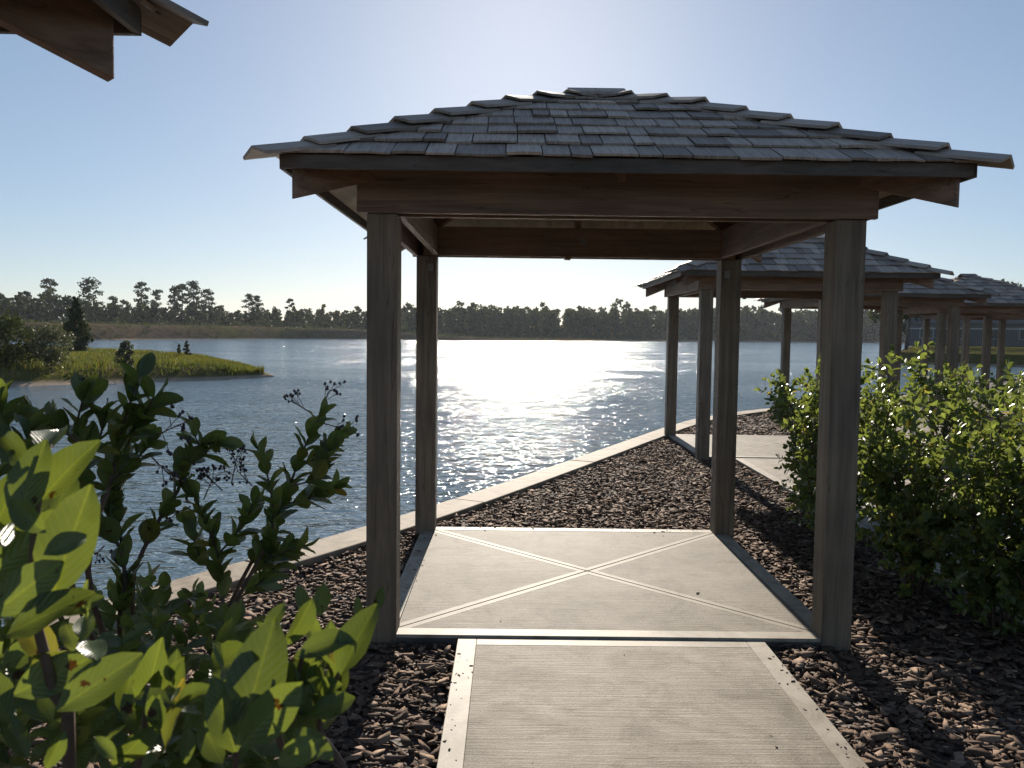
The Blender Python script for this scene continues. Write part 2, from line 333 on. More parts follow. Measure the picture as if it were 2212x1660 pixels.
class MB:
    def __init__(s): s.v = []; s.f = []
    def hexa(s, p):          # p: 4 bottom + 4 top corners, both counter-clockwise
        k = len(s.v); s.v += [tuple(q) for q in p]
        s.f += [tuple(k+i for i in q) for q in ((3, 2, 1, 0), (4, 5, 6, 7), (0, 1, 5, 4), (1, 2, 6, 5), (2, 3, 7, 6), (3, 0, 4, 7))]
        return s
    def box(s, a, b):
        (x0, y0, z0), (x1, y1, z1) = a, b
        return s.hexa([(x0, y0, z0), (x1, y0, z0), (x1, y1, z0), (x0, y1, z0), (x0, y0, z1), (x1, y0, z1), (x1, y1, z1), (x0, y1, z1)])
    def prism(s, poly, z0, z1):
        k = len(s.v); n = len(poly)
        s.v += [(x, y, z0) for x, y in poly] + [(x, y, z1) for x, y in poly]
        s.f += [tuple(k+i for i in reversed(range(n))), tuple(k+n+i for i in range(n))]
        s.f += [(k+i, k+(i+1) % n, k+n+(i+1) % n, k+n+i) for i in range(n)]
        return s
    def tube(s, pts, rads, seg=6):
        k = len(s.v); n = len(pts); pts = [Vector(p) for p in pts]
        for i, p in enumerate(pts):
            t = (pts[min(i+1, n-1)] - pts[max(i-1, 0)]).normalized()
            a = t.orthogonal().normalized() if i == 0 else (a - t*a.dot(t)).normalized()
            bb = t.cross(a)
            for j in range(seg):
                an = 2*math.pi*j/seg; s.v.append(tuple(p + (a*math.cos(an) + bb*math.sin(an))*rads[i]))
        for i in range(n-1):
            for j in range(seg):
                s.f.append((k+i*seg+j, k+i*seg+(j+1) % seg, k+(i+1)*seg+(j+1) % seg, k+(i+1)*seg+j))
        s.f.append(tuple(k+j for j in reversed(range(seg)))); s.f.append(tuple(k+(n-1)*seg+j for j in range(seg)))
        return s
    def obj(s, name, mat, parent=None, smooth=False): return meshobj(name, s.v, s.f, mat, parent, None, smooth)
def bevel(o, w=0.004, seg=1):
    m = o.modifiers.new('edge', 'BEVEL'); m.width = w; m.segments = seg; m.limit_method = 'ANGLE'; return o
def copy_tree(o, parent=None):
    c = o.copy(); COL.objects.link(c); c.parent = parent
    for ch in KIDS.get(o.name, []): copy_tree(ch, c)
    return c
KIDS = {}
def index_kids():
    KIDS.clear()
    for o in COL.objects:
        if o.parent: KIDS.setdefault(o.parent.name, []).append(o)
def bulk(name, V, F, mat, rndv=None, parent=None, uv=None, smooth=False):   # V (n,3), F (m,k) numpy
    me = bpy.data.meshes.new(name); n, (m, k) = len(V), F.shape
    me.vertices.add(n); me.vertices.foreach_set('co', np.ascontiguousarray(V, np.float32).ravel())
    me.loops.add(m*k); me.loops.foreach_set('vertex_index', np.ascontiguousarray(F, np.int32).ravel())
    me.polygons.add(m); me.polygons.foreach_set('loop_start', np.arange(0, m*k, k, dtype=np.int32))
    me.polygons.foreach_set('loop_total', np.full(m, k, np.int32))
    if smooth: me.polygons.foreach_set('use_smooth', np.ones(m, bool))
    me.update(calc_edges=True)
    if rndv is not None:
        a = me.attributes.new('rnd', 'FLOAT', 'POINT'); a.data.foreach_set('value', np.ascontiguousarray(rndv, np.float32))
    if uv is not None:
        u = me.uv_layers.new(name='UVMap'); u.data.foreach_set('uv', np.ascontiguousarray(uv[F.ravel()], np.float32).ravel())
    me.materials.append(mat); me.validate()
    o = bpy.data.objects.new(name, me); COL.objects.link(o)
    if parent: o.parent = parent
    return o
def unit(a): return a/np.maximum(np.linalg.norm(a, axis=-1, keepdims=True), 1e-9)

# ------------------------------------------------------------------ lake, near land, sea wall
WATER_Z = -0.62
WALL = [(-13.0, -17.0), (-9.2, -10.2), (-6.2, -5.4), (-4.6, -2.95), (-2.98, -0.45), (-1.52, 1.95), (0.42, 5.75), (1.5, 7.95), (2.6, 10.15), (3.7, 11.95), (5.3, 13.75), (7.4, 15.6), (9.8, 17.7), (12.4, 20.8), (15.3, 24.8), (18.5, 28.5), (23, 32), (30, 36), (45, 42), (80, 52)]
def catmull(P, step):
    out = []
    P = [P[0]] + list(P) + [P[-1]]
    for i in range(1, len(P)-2):
        p0, p1, p2, p3 = (np.array(q, float) for q in P[i-1:i+3]); n = max(1, int(np.linalg.norm(p2-p1)/step))
        for k in range(n):
            t = k/n; out.append(0.5*((2*p1)+(p2-p0)*t+(2*p0-5*p1+4*p2-p3)*t*t+(3*p1-p0-3*p2+p3)*t**3))
    out.append(np.array(P[-1], float)); return np.array(out)
wc = catmull(WALL, 0.4)
tang = unit(np.gradient(wc, axis=0)); nrm = np.stack([tang[:, 1], -tang[:, 0]], 1)    # towards the land
WALL_W = 0.37
inner = wc + nrm*WALL_W
meshobj_water = meshobj('lake_water', [(-900, -300, WATER_Z), (900, -300, WATER_Z), (900, 1000, WATER_Z), (-900, 1000, WATER_Z)], [(0, 1, 2, 3)], M['water'])
meshobj_water.name = 'water'; tag(meshobj_water, kind='structure')
# near land: strips from the inner wall line to the east
lv, lf = [], []
for i, p in enumerate(inner):
    lv += [(p[0], p[1], -0.075), (160.0, p[1] - 60*0 + (0 if p[1] < 30 else -(p[1]-30)*0.9), -0.075)]
for i in range(len(inner)-1): lf.append((2*i, 2*i+1, 2*i+3, 2*i+2))
k = len(lv); lv += [(-13.0, -60, -0.075), (160, -60, -0.075)]; lf.append((k, k+1, 1, 0))
tag(meshobj('mulch_bed', lv, lf, M['mulch']), kind='structure')
# sea wall: cap stones on a retaining face
wall = empty('seawall', (wc[4][0], wc[4][1], WATER_Z)); tag(wall, 'tan concrete seawall with a jointed flat cap curving along the lake edge', 'seawall')
off = Vector((wc[4][0], wc[4][1], WATER_Z))
body = MB()
for i in range(len(wc)-1):
    a, b_, c, d = wc[i]+nrm[i]*0.04, inner[i]-nrm[i]*0.03, inner[i+1]-nrm[i+1]*0.03, wc[i+1]+nrm[i+1]*0.04
    body.hexa([(q[0]-off.x, q[1]-off.y, z) for z in (-1.0, 0.5) for q in (a, b_, c, d)])
body.obj('retaining_wall', M['conc_dark'], wall)
STEP = 7
for i in range(0, len(wc)-1, STEP):
    j1 = min(i+STEP, len(wc)-1); cap = MB(); o2 = []; i2 = []
    for j in range(i, j1+1):
        g = (0.004 if j == i else (-0.004 if j == j1 else 0))
        o2.append((wc[j]+tang[j]*g)); i2.append((inner[j]+tang[j]*g))
    poly = [(p[0]-off.x, p[1]-off.y) for p in i2[::-1]] + [(p[0]-off.x, p[1]-off.y) for p in o2]
    poly = poly[::-1] if sum(poly[a][0]*poly[(a+1) % len(poly)][1]-poly[(a+1) % len(poly)][0]*poly[a][1] for a in range(len(poly))) < 0 else poly
    z1 = -WATER_Z - 0.005 + rnd.uniform(-0.003, 0.003)
    o = cap.prism(poly, z1-0.13, z1).obj('cap_stone', M['conc_wall'], wall); bevel(o, 0.012, 2)

# ------------------------------------------------------------------ concrete slabs and paths
def make_slab():
    root = empty('concrete_slab'); tag(root, kind='structure')
    S, B, X = 1.332, 0.105, 0.055
    bd = MB().box((-S, -S, -0.16), (S, S, -0.02)).obj('slab_base', M['conc_dark'], root)
    I = S - B
    def strip(poly, name, mat, z=0.0): return bevel(MB().prism(poly, -0.0195, z).obj(name, mat, root), 0.0006)
    for q in range(4):
        c, s = [(1, 0), (0, 1), (-1, 0), (0, -1)][q]
        T = lambda x, y: (x*c - y*s, x*s + y*c)
        g = 0.006
        strip([T(-S, -S), T(S, -S), T(I-0.0, -I), T(-I, -I)], 'edge_band', M['conc_smooth'])
        w = X*math.sqrt(2); gg = g*math.sqrt(2)
        strip([T(-I+w+0.002, -I+0.004), T(I-w-0.002, -I+0.004), T(0, -w-0.0)], 'panel', M['conc_slab'], -0.002)
        strip([T(-I+gg, -I+0.002), T(-I+w, -I+0.002), T(0, -w+0.002), T(0, -gg)], 'joint_band', M['conc_joint'], -0.0015)
        strip([T(I-w, -I+0.002), T(I-gg, -I+0.002), T(0, -gg), T(0, -w+0.002)], 'joint_band', M['conc_joint'], -0.0015)
    return root
def make_path():
    root = empty('concrete_path'); tag(root, kind='structure')
    x0, x1, yt, B = -0.86, 0.885, -1.340, 0.107
    L = 2.6; y = yt; n = 0
    MB().box((x0+0.005, -9.6, -0.16), (x1-0.005, yt-0.005, -0.045)).obj('path_base', M['conc_dark'], root)
    while n < 3:
        ya, yb = y, y-L
        def pc(a, b_, nm, mt, z): bevel(MB().box((a[0], a[1], -0.044), (b_[0], b_[1], z)).obj(nm, mt, root), 0.0025)
        pc((x0, yb+0.004), (x0+B, ya), 'edge_band', M['conc_smooth'], -0.012); pc((x1-B, yb+0.004), (x1, ya), 'edge_band', M['conc_smooth'], -0.012)
        pc((x0+B, ya-B), (x1-B, ya), 'edge_band', M['conc_smooth'], -0.0122); pc((x0+B, yb+0.004), (x1-B, yb+B), 'edge_band', M['conc_smooth'], -0.0122)
        MB().box((x0+B+0.001, yb+B+0.001, -0.044), (x1-B-0.001, ya-B-0.001, -0.0135)).obj('broomed_panel', M['conc_broom'], root)
        y = yb; n += 1
    return root
slab0, path0 = make_slab(), make_path()

# ------------------------------------------------------------------ pavilion
E_, ZE = 1.745, 2.606       # eave half width, roof deck height at the eave and at the apex
DK = 0.5; TAN = 0.49          # the deck flattens a little towards the apex
def roof_z(d): return ZE + (E_-d)*TAN if d > DK else ZE + (E_-DK)*TAN + (DK-d)*0.34
ZA = roof_z(0.0); ANG = math.atan(TAN); SL = E_/math.cos(ANG)
AX, AY, PW, HB = 1.385, 1.34, 0.172, 2.373
def make_pavilion():
    root = empty('park_pavilion')
    for sx in (-1, 1):
        for sy in (-1, 1):
            x0, x1 = sorted((sx*AX, sx*(AX-PW))); y0, y1 = sorted((sy*AY, sy*(AY-PW)))
            bevel(MB().box((x0, y0, -0.3), (x1, y1, HB)).obj('post', M['post'], root), 0.008, 2)
    bt = 0.042; top = HB + 0.245
    for sy in (-1, 1):
        for yy in ((AY+0.022, AY+0.022-bt), (AY-PW+bt-0.01, AY-PW-0.01)):
            a, b_ = sorted((sy*yy[0], sy*yy[1]))
            L = AX+0.052 if yy[0] > AY else AX-0.06
            bevel(MB().box((-L, a, HB+0.002), (L, b_, top)).obj('beam', M['beam_x'], root), 0.004)
    for sx in (-1, 1):
        for xx in ((AX+0.036, AX+0.036-bt), (AX-PW+bt-0.01, AX-PW-0.01)):
            a, b_ = sorted((sx*xx[0], sx*xx[1]))
            L = AY-0.022 if xx[0] > AX else AY-PW-0.012
            bevel(MB().box((a, -L, HB+0.004), (b_, L, top-0.002)).obj('beam', M['beam_y'], root), 0.004)
    # hip rafters and common rafters with plumb-cut tails
    zr = roof_z
    def rafter(dx, dy, tail, depth, w, name):
        n = Vector((-dy, dx)).normalized()*w/2; m = MB(); d0 = 0.06
        dd = max(abs(dx), abs(dy)); p = []
        for low in (1, 0):
            for d, s in ((d0, 1), (d0, -1), (tail, -1), (tail, 1)):
                z = zr(d*1.0) - 0.024 - (depth if low else 0)
                p.append((dx*d+n.x*s, dy*d+n.y*s, z))
        m.hexa([p[0], p[1], p[2], p[3], p[4], p[5], p[6], p[7]])
        return bevel(m.obj(name, M['rafter'], root), 0.004)
    for sx in (-1, 1):
        for sy in (-1, 1): rafter(sx, sy, 1.695, 0.215, 0.045, 'hip_rafter')
    for dx, dy in ((1, 0), (-1, 0), (0, 1), (0, -1)): rafter(dx, dy, 1.5, 0.17, 0.042, 'common_rafter')
    # deck, eave trim
    for q in range(4):
        c, s = [(1, 0), (0, 1), (-1, 0), (0, -1)][q]
        T = lambda x, y, z: (x*c - y*s, x*s + y*c, z)
        e = E_-0.012
        for k in range(3):      # plywood sheets, thin seams between them
            d0, d1 = [(e, 1.18), (1.178, 0.6), (0.598, 0.03)][k]
            p = [T(-d0+0.003, -d0, zr(d0)-0.018), T(d0-0.003, -d0, zr(d0)-0.018), T(d1-0.003, -d1, zr(d1)-0.018), T(-d1+0.003, -d1, zr(d1)-0.018)]
            p2 = [(x, y, z+0.014) for x, y, z in p]
            MB().hexa(p+p2).obj('deck_sheet', M['ply'], root)
        p = [T(-E_-0.006, -E_-0.012, ZE-0.072), T(E_+0.006-0.014, -E_-0.012, ZE-0.072), T(E_-0.02, -E_+0.008, ZE-0.072), T(-E_+0.008, -E_+0.008, ZE-0.072)]
        MB().hexa(p+[(x, y, ZE-0.003) for x, y, z in p]).obj('eave_trim', M['fascia'], root)
    # shingles
    r2 = random.Random(3); NC = 9; ex = SL/NC
    back = MB()
    for q in range(4):
        c, s = [(1, 0), (0, 1), (-1, 0), (0, -1)][q]
        def W(x, sl, off):       # along the eave, up the slope, off the deck
            d = E_ - sl*math.cos(ANG); an = ANG if d > DK else math.atan(0.34)
            y = -d - off*math.sin(an); z = (roof_z(d) if d < E_ else ZE - (d-E_)*TAN) + off*math.cos(an)
            return (x*c - y*s, x*s + y*c, z)
        for k in range(NC):
            lo = k*ex - (0.035 if k == 0 else 0); hi = min(lo + ex + 0.09, SL-0.02)
            hwl = E_*(1-lo/SL) + 0.02; hwh = E_*(1-hi/SL) + 0.012
            x = -hwl
            while x < hwl - 0.02:
                w = r2.choice((0.11, 0.14, 0.17, 0.2, 0.24))*r2.uniform(0.92, 1.08)
                if hwl - (x+w) < 0.09: w = hwl - x
                g = 0.0035; xa, xb = x+g, x+w-g
                la = lo + r2.uniform(-0.009, 0.009); lb = la + r2.uniform(-0.006, 0.006); th = r2.uniform(0.009, 0.016); ba = 0.012 + r2.uniform(-0.002, 0.006)
                bb = ba + r2.uniform(-0.004, 0.004)
                cl = lambda v, h: max(-h, min(h, v))
                ua, ub = cl(xa, hwh), cl(xb, hwh)
                if ub - ua < 0.002: ua, ub = (ua-0.001, ub+0.001)
                xm = (xa+xb)/2; um = (ua+ub)/2; lm = (la+lb)/2 + r2.uniform(-0.004, 0.004); sag = r2.uniform(-0.004, 0.005)
                vv = [W(xa, la, ba), W(xm, lm, (ba+bb)/2+sag), W(xb, lb, bb), W(ub, hi, 0.001), W(um, hi, 0.001), W(ua, hi, 0.001),
                      W(xa, la, ba+th), W(xm, lm, (ba+bb)/2+sag+th), W(xb, lb, bb+th), W(ub, hi, 0.007), W(um, hi, 0.007), W(ua, hi, 0.007)]
                ff = [(5, 4, 1, 0), (4, 3, 2, 1), (6, 7, 10, 11), (7, 8, 9, 10), (0, 1, 7, 6), (1, 2, 8, 7), (2, 3, 9, 8), (3, 4, 10, 9), (4, 5, 11, 10), (5, 0, 6, 11)]
                uu = [(xa, la), (xm, lm), (xb, lb), (ub, hi), (um, hi), (ua, hi)]*2
                if q == 2:
                    kk = len(back.v); back.v += vv; back.f += [tuple(kk+i for i in f) for f in ff]
                else: meshobj('shingle', vv, ff, M['shingle'], root, uu)
                x += w
    bo = back.obj('shingle_field', M['shingle'], root); bo['kind'] = 'stuff'
    # hip caps
    tipd = E_ + 0.10; NH = 9; st = tipd/NH
    for sx in (-1, 1):
        for sy in (-1, 1):
            hd = Vector((sx, sy, -TAN)).normalized()
            n1 = Vector((0, sy*math.sin(ANG), math.cos(ANG))); n2 = Vector((sx*math.sin(ANG), 0, math.cos(ANG)))
            w1 = n1.cross(hd).normalized(); w2 = n2.cross(hd).normalized()
            if w1.x*sx > 0: w1 = -w1
            if w2.y*sy > 0: w2 = -w2
            up = (n1+n2).normalized()
            for k in range(NH):
                dl = tipd - k*st; dh = max(dl - st - 0.07, 0.02)
                P = lambda d: Vector((sx*d, sy*d, roof_z(d)))
                wd = 0.125*r2.uniform(0.93, 1.07); bo_ = 0.064 + r2.uniform(-0.006, 0.006); th = 0.016; ho = 0.026
                V = []
                for d, of in ((dl, bo_), (dh, ho)):
                    b0 = P(d) + up*of
                    for t_ in (0, -th): V += [b0 + w1*wd + up*t_*1.0, b0 + up*(t_ + 0.004), b0 + w2*wd + up*t_]
                # 0-2 low top, 3-5 low bottom, 6-8 high top, 9-11 high bottom
                F = [(0, 1, 7, 6), (1, 2, 8, 7), (3, 9, 10, 4), (4, 10, 11, 5), (0, 3, 4, 1), (1, 4, 5, 2), (6, 7, 10, 9), (7, 8, 11, 10), (0, 6, 9, 3), (2, 5, 11, 8)]
                if sx*sy < 0: F = [tuple(reversed(f)) for f in F]
                uu = [(-wd, 0), (0, 0), (wd, 0)]*2 + [(-wd, .3), (0, .3), (wd, .3)]*2
                meshobj('hip_cap', V, F, M['shingle'], root, uu)
    # ridge cap over the apex
    V = []
    for x in (-0.2, 0.2):
        for t_ in (0.062, 0.043): V += [(x, -0.16, ZA + t_ - 0.062), (x, 0, ZA + t_ + 0.006), (x, 0.16, ZA + t_ - 0.062)]
    F = [(0, 6, 7, 1), (1, 7, 8, 2), (3, 4, 10, 9), (4, 5, 11, 10), (0, 1, 4, 3), (1, 2, 5, 4), (6, 9, 10, 7), (7, 10, 11, 8), (0, 3, 9, 6), (2, 8, 11, 5)]
    meshobj('apex_cap', V, F, M['shingle'], root, [(v[0], v[1]) for v in V])
    # metal ties on the beam and posts, block under the rear beam
    for x, y, z in ((0.03, AY-PW-0.014, HB+0.13), (AX-PW*0.72, AY-PW-0.005, HB-0.13), (-AX+PW*0.72, AY-PW-0.005, HB-0.10)):
        MB().box((x-0.022, y-0.004, z-0.03), (x+0.022, y+0.003, z+0.03)).obj('metal_tie', M['metal'], root)
    MB().box((-0.125, AY-PW-0.02, HB-0.022), (-0.075, AY-PW+0.05, HB+0.0015)).obj('block', M['rafter'], root)
    return root
pav0 = make_pavilion()
index_kids()
PAV = [((0, 0, 0), 0.0, 'nearest shingled timber pavilion with square wooden posts standing over the X-jointed concrete slab', 'a'),
       ((3.51, 7.17, 0), -0.5, 'second shingled wooden pavilion, seen between the right-hand posts of the nearest one', 'b'),
       ((7.2, 12.4, 0), 0.0, 'third shingled wooden pavilion along the shore, mostly hidden behind the second pavilion', 'c'),
       ((11.6, 16.4, 0), 0.0, 'fourth shingled wooden pavilion, its peak showing at the right edge of the photo', 'd'),
       ((14.95, 21.4, 0), 0.0, 'farthest wooden pavilion in the row, only its posts and beams showing under the fourth roof', 'e'),
       ((-3.375, -5.39, 0), 0.0, 'pavilion roof corner with dark rafter tail poking in at the upper left', 'f')]
for i, (loc, rot, lab, _) in enumerate(PAV):
    p = pav0 if i == 0 else copy_tree(pav0)
    s_ = slab0 if i == 0 else copy_tree(slab0)
    h_ = path0 if i == 0 else copy_tree(path0)
    for o in (p, s_, h_): o.location = loc; o.rotation_euler.z = math.radians(rot)
    tag(p, lab, 'pavilion', 'shingled pavilions in a row along the lake')

# ------------------------------------------------------------------ bark mulch chips
def in_rect(x, y):     # inside a slab or a path?
    h = np.zeros(len(x), bool)
    for (cx, cy, _), _, _, _ in PAV:
        h |= (abs(x-cx) < 1.345) & (abs(y-cy) < 1.345)
        h |= (x-cx > -0.875) & (x-cx < 0.90) & (y-cy < -1.33) & (y-cy > -9.6)
    return h
def wall_x(y): return np.interp(y, inner[:, 1], inner[:, 0])
def chips():
    Vs, Fs, Rs = [], [], []
    zones = [(-3.6, 4.3, -4.6, 2.6, 1150, 0.064), (-1.5, 6.0, 2.6, 9.0, 850, 0.066), (2.0, 12.0, 9.0, 17.5, 260, 0.08), (-1.0, 12, -4.6, 9, 0, 0.05), (4.3, 9.0, -4.6, 2.6, 160, 0.06), (6.0, 12.0, 2.6, 9.0, 160, 0.07)]
    X, Y, S = [], [], []
    for x0, x1, y0, y1, den, sz in zones:
        n = int((x1-x0)*(y1-y0)*den)
        x, y = rng.uniform(x0, x1, n), rng.uniform(y0, y1, n)
        ok = ~in_rect(x, y) & (x > wall_x(y) + 0.02)
        d = np.stack([x, y], 1) - CAM[:2]; ang = np.degrees(np.arctan2(d[:, 0], d[:, 1])); ok &= (abs(ang) < 40)
        x, y = x[ok], y[ok]; X.append(x); Y.append(y); S.append(np.full(len(x), sz))
    stray = []
    for k in range(150):
        e = rnd.choice((0, 1, 2, 3)); o_ = abs(rnd.gauss(0, 0.05)) + 0.01
        stray.append([(-0.86 + o_, rnd.uniform(-3.4, -1.5)), (0.885 - o_, rnd.uniform(-3.4, -1.5)), (-1.33 + o_, rnd.uniform(-1.1, 1.1)), (rnd.uniform(-1.1, 1.1), 1.33 - o_)][e])
    for k in range(14): stray.append((rnd.uniform(-0.8, 0.85), rnd.uniform(-3.3, 1.2)))
    st_ = np.array(stray); X.append(st_[:, 0]); Y.append(st_[:, 1]); S.append(rng.uniform(0.008, 0.026, len(st_))); ns = len(st_)
    X, Y, S = map(np.concatenate, (X, Y, S)); n = len(X)
    L = S*np.clip(rng.lognormal(0, 0.42, n), 0.35, 1.9); Wd = L*rng.uniform(0.28, 0.62, n); T = L*rng.uniform(0.035, 0.09, n)
    az = rng.uniform(0, 2*np.pi, n); tl = rng.normal(0, 0.2, n); rl = rng.normal(0, 0.22, n)
    hz = np.array([mnoise.noise((a*1.3, b*1.3, 0)) for a, b in zip(X, Y)])*0.018
    Z = -0.068 + hz + rng.uniform(0, 0.03, n)
    Z[-ns:] = np.where(Y[-ns:] < -1.34, -0.011, 0.001); tl[-ns:] *= 0.15; rl[-ns:] *= 0.15
    th6 = np.arange(6)*np.pi/3 + rng.uniform(-0.42, 0.42, (n, 6)); ra = rng.uniform(0.26, 0.56, (n, 6))
    ox, oy = np.cos(th6)*ra, np.sin(th6)*ra; curl = rng.normal(0, 0.55, n)[:, None]
    oz = curl*(ox**2)*1.0 + rng.normal(0, 0.05, (n, 6))
    P = np.zeros((n, 12, 3)); P[:, :6, 0] = P[:, 6:, 0] = ox; P[:, :6, 1] = P[:, 6:, 1] = oy
    P *= np.stack([L, Wd, T], 1)[:, None]
    P[:, :6, 2] = oz*L[:, None]*0.45; P[:, 6:, 2] = P[:, :6, 2] + T[:, None]*rng.uniform(0.5, 1.4, (n, 6))
    ct, stt = np.cos(tl)[:, None], np.sin(tl)[:, None]; x, z = P[..., 0]*ct + P[..., 2]*stt, -P[..., 0]*stt + P[..., 2]*ct; P[..., 0], P[..., 2] = x, z
    ct, stt = np.cos(rl)[:, None], np.sin(rl)[:, None]; y, z = P[..., 1]*ct - P[..., 2]*stt, P[..., 1]*stt + P[..., 2]*ct; P[..., 1], P[..., 2] = y, z
    ct, stt = np.cos(az)[:, None], np.sin(az)[:, None]; x, y = P[..., 0]*ct - P[..., 1]*stt, P[..., 0]*stt + P[..., 1]*ct; P[..., 0], P[..., 1] = x, y
    P += np.stack([X, Y, Z], 1)[:, None]
    f = np.array([(6, 7, 8, 9), (6, 9, 10, 11), (0, 1, 7, 6), (1, 2, 8, 7), (2, 3, 9, 8), (3, 4, 10, 9), (4, 5, 11, 10), (5, 0, 6, 11)])
    F = (f[None] + (np.arange(n)*12)[:, None, None]).reshape(-1, 4)
    o = bulk('bark_mulch', P.reshape(-1, 3), F, M['chip'], np.repeat(rng.beta(1.5, 2.4, n), 12))
    tag(o, 'dark brown bark mulch chips covering the planting beds', 'mulch', kind='stuff')
chips()

# ------------------------------------------------------------------ leaves and shrubs
def leaf_mesh(name, nl, nw, width, tipw, fold, curl, mat, wav=0.0, blunt=1.0):
    V, F, U = [], [], []
    for i in range(nl+1):
        t = i/nl
        wv = width*(math.sin(math.pi*min(1, t**blunt))**0.6)*(1 - 0.1*t)
        if i == 0: wv = width*0.10
        if i == nl: wv = width*tipw
        for j in range(nw+1):
            s = -1 + 2*j/nw
            V.append((s*wv, t - 0.06*curl*t*t, abs(s)*wv*fold - curl*0.28*t*t + wav*math.sin(t*9+s*2)*0.03*abs(s)))
            U.append((0.5 + s*0.5*wv/width, t))
    for i in range(nl):
        for j in range(nw):
            k = i*(nw+1)+j; F.append((k, k+1, k+nw+2, k+nw+1))
    me = bpy.data.meshes.new(name); me.from_pydata(V, [], F)
    u = me.uv_layers.new(name='UVMap'); li = [l.vertex_index for l in me.loops]
    u.data.foreach_set('uv', np.array([U[i] for i in li], np.float32).ravel())
    me.polygons.foreach_set('use_smooth', np.ones(len(me.polygons), bool)); me.materials.append(mat); me.update()
    return me, np.array(V), np.array(F), np.array(U)
NEAR = [leaf_mesh('leaf', 6, 4, w, 0.04, f, c, M['leaf_near'], wv, b) for w, f, c, wv, b in ((0.275, 0.34, 0.35, 1.0, 1.0), (0.26, 0.46, 0.5, 1.2, 1.0), (0.30, 0.22, 0.2, 1.2, 1.06), (0.265, 0.55, 0.75, 0.9, 1.0))]
ROUND = [leaf_mesh('leaf', 6, 4, w, 0.16, f, c, M['leaf_near'], wv, b) for w, f, c, wv, b in ((0.30, 0.30, 0.25, 0.6, 1.15), (0.28, 0.42, 0.4, 0.8, 1.12), (0.32, 0.2, 0.15, 0.7, 1.2), (0.27, 0.5, 0.6, 0.5, 1.1))]
FAR = [leaf_mesh('leaf', 4, 2, w, 0.25, f, c, M['leaf_far'], 0, b) for w, f, c, b in ((0.34, 0.3, 0.3, 1.25), (0.37, 0.5, 0.6, 1.3), (0.30, 0.2, 0.1, 1.1))]

def leaf_matrix(p, d, n, size, wid=1.0):
    d = Vector(d).normalized(); n = Vector(n); n = (n - d*n.dot(d))
    if n.length < 1e-4: n = d.orthogonal()
    n.normalize(); x = d.cross(n)
    return Matrix(((x.x*size*wid, d.x*size, n.x*size, p[0]), (x.y*size*wid, d.y*size, n.y*size, p[1]), (x.z*size*wid, d.z*size, n.z*size, p[2]), (0, 0, 0, 1)))

def finish_leaves(root, leaves, kinds, stuffmat, limit=300, key=None):
    """leaves: list of (matrix in world, variant). The largest in view become parts, the rest one mass."""
    base = root.matrix_basis.inverted() if False else Matrix.Translation(-root.location)
    if key is None:
        key = lambda m: (m.translation - Vector(CAM)).length/(m.col[1].length)
    ls = sorted(leaves, key=lambda t: key(t[0]))
    for m, v in ls[:limit]:
        o = bpy.data.objects.new('leaf', kinds[v][0]); COL.objects.link(o); o.parent = root; o.matrix_basis = base @ m
    rest = ls[limit:]
    if rest:
        VV, FF, UU, RR, k = [], [], [], [], 0
        for v in range(len(kinds)):
            ms = np.array([list(map(list, (base @ m))) for m, vv in rest if vv == v])
            if not len(ms): continue
            _, V, F, U = kinds[v]; n = len(ms)
            P = np.einsum('nij,kj->nki', ms[:, :3, :3], V) + ms[:, None, :3, 3]
            VV.append(P.reshape(-1, 3)); FF.append((F[None] + k + (np.arange(n)*len(V))[:, None, None]).reshape(-1, 4)); UU.append(np.tile(U, (n, 1)))
            RR.append(np.repeat(rng.random(n), len(V))); k += n*len(V)
        o = bulk('foliage', np.concatenate(VV), np.concatenate(FF), stuffmat, np.concatenate(RR), root, np.concatenate(UU), True); o['kind'] = 'stuff'

def rv(s=1.0): return Vector((rnd.gauss(0, s), rnd.gauss(0, s), rnd.gauss(0, s)))
def shoot_leaves(pts, size, nv, out, gap=0.5, start=0.25, up=0.75, facing=None, jit=0.25, taper=True):
    """opposite pairs of leaves along a twig"""
    pts = [Vector(p) for p in pts]; seg = [(pts[i+1]-pts[i]).length for i in range(len(pts)-1)]; tot = sum(seg)
    s = tot*start; side = rv().normalized(); flip = 0
    while s <= tot + 1e-6:
        a = s; i = 0
        while i < len(seg)-1 and a > seg[i]: a -= seg[i]; i += 1
        p = pts[i].lerp(pts[i+1], min(1, a/max(seg[i], 1e-6))); t = (pts[i+1]-pts[i]).normalized()
        side = (side - t*side.dot(t)); side = side.normalized() if side.length > 1e-3 else t.orthogonal().normalized()
        if flip: side = t.cross(side)
        flip = 1 - flip
        k = size*(1.0 - (0.35*(s/tot)**3 if taper else 0))
        for sg in (1, -1):
            d = (side*sg + t*up*rnd.uniform(0.7, 1.5) + rv(jit)).normalized()
            nrm_ = t*0.9 - side*sg*0.6 + Vector((0, 0, 0.4)) + rv(jit)
            out.append((leaf_matrix(p, d, nrm_, k*rnd.uniform(0.75, 1.15), rnd.uniform(0.85, 1.15)), rnd.randrange(nv)))
        s += size*gap*rnd.uniform(0.8, 1.2)
    # tip pair
    for _ in range(2):
        t = (pts[-1]-pts[-2]).normalized()
        out.append((leaf_matrix(pts[-1], t + rv(0.35), rv(), size*0.7, 0.9), rnd.randrange(nv)))

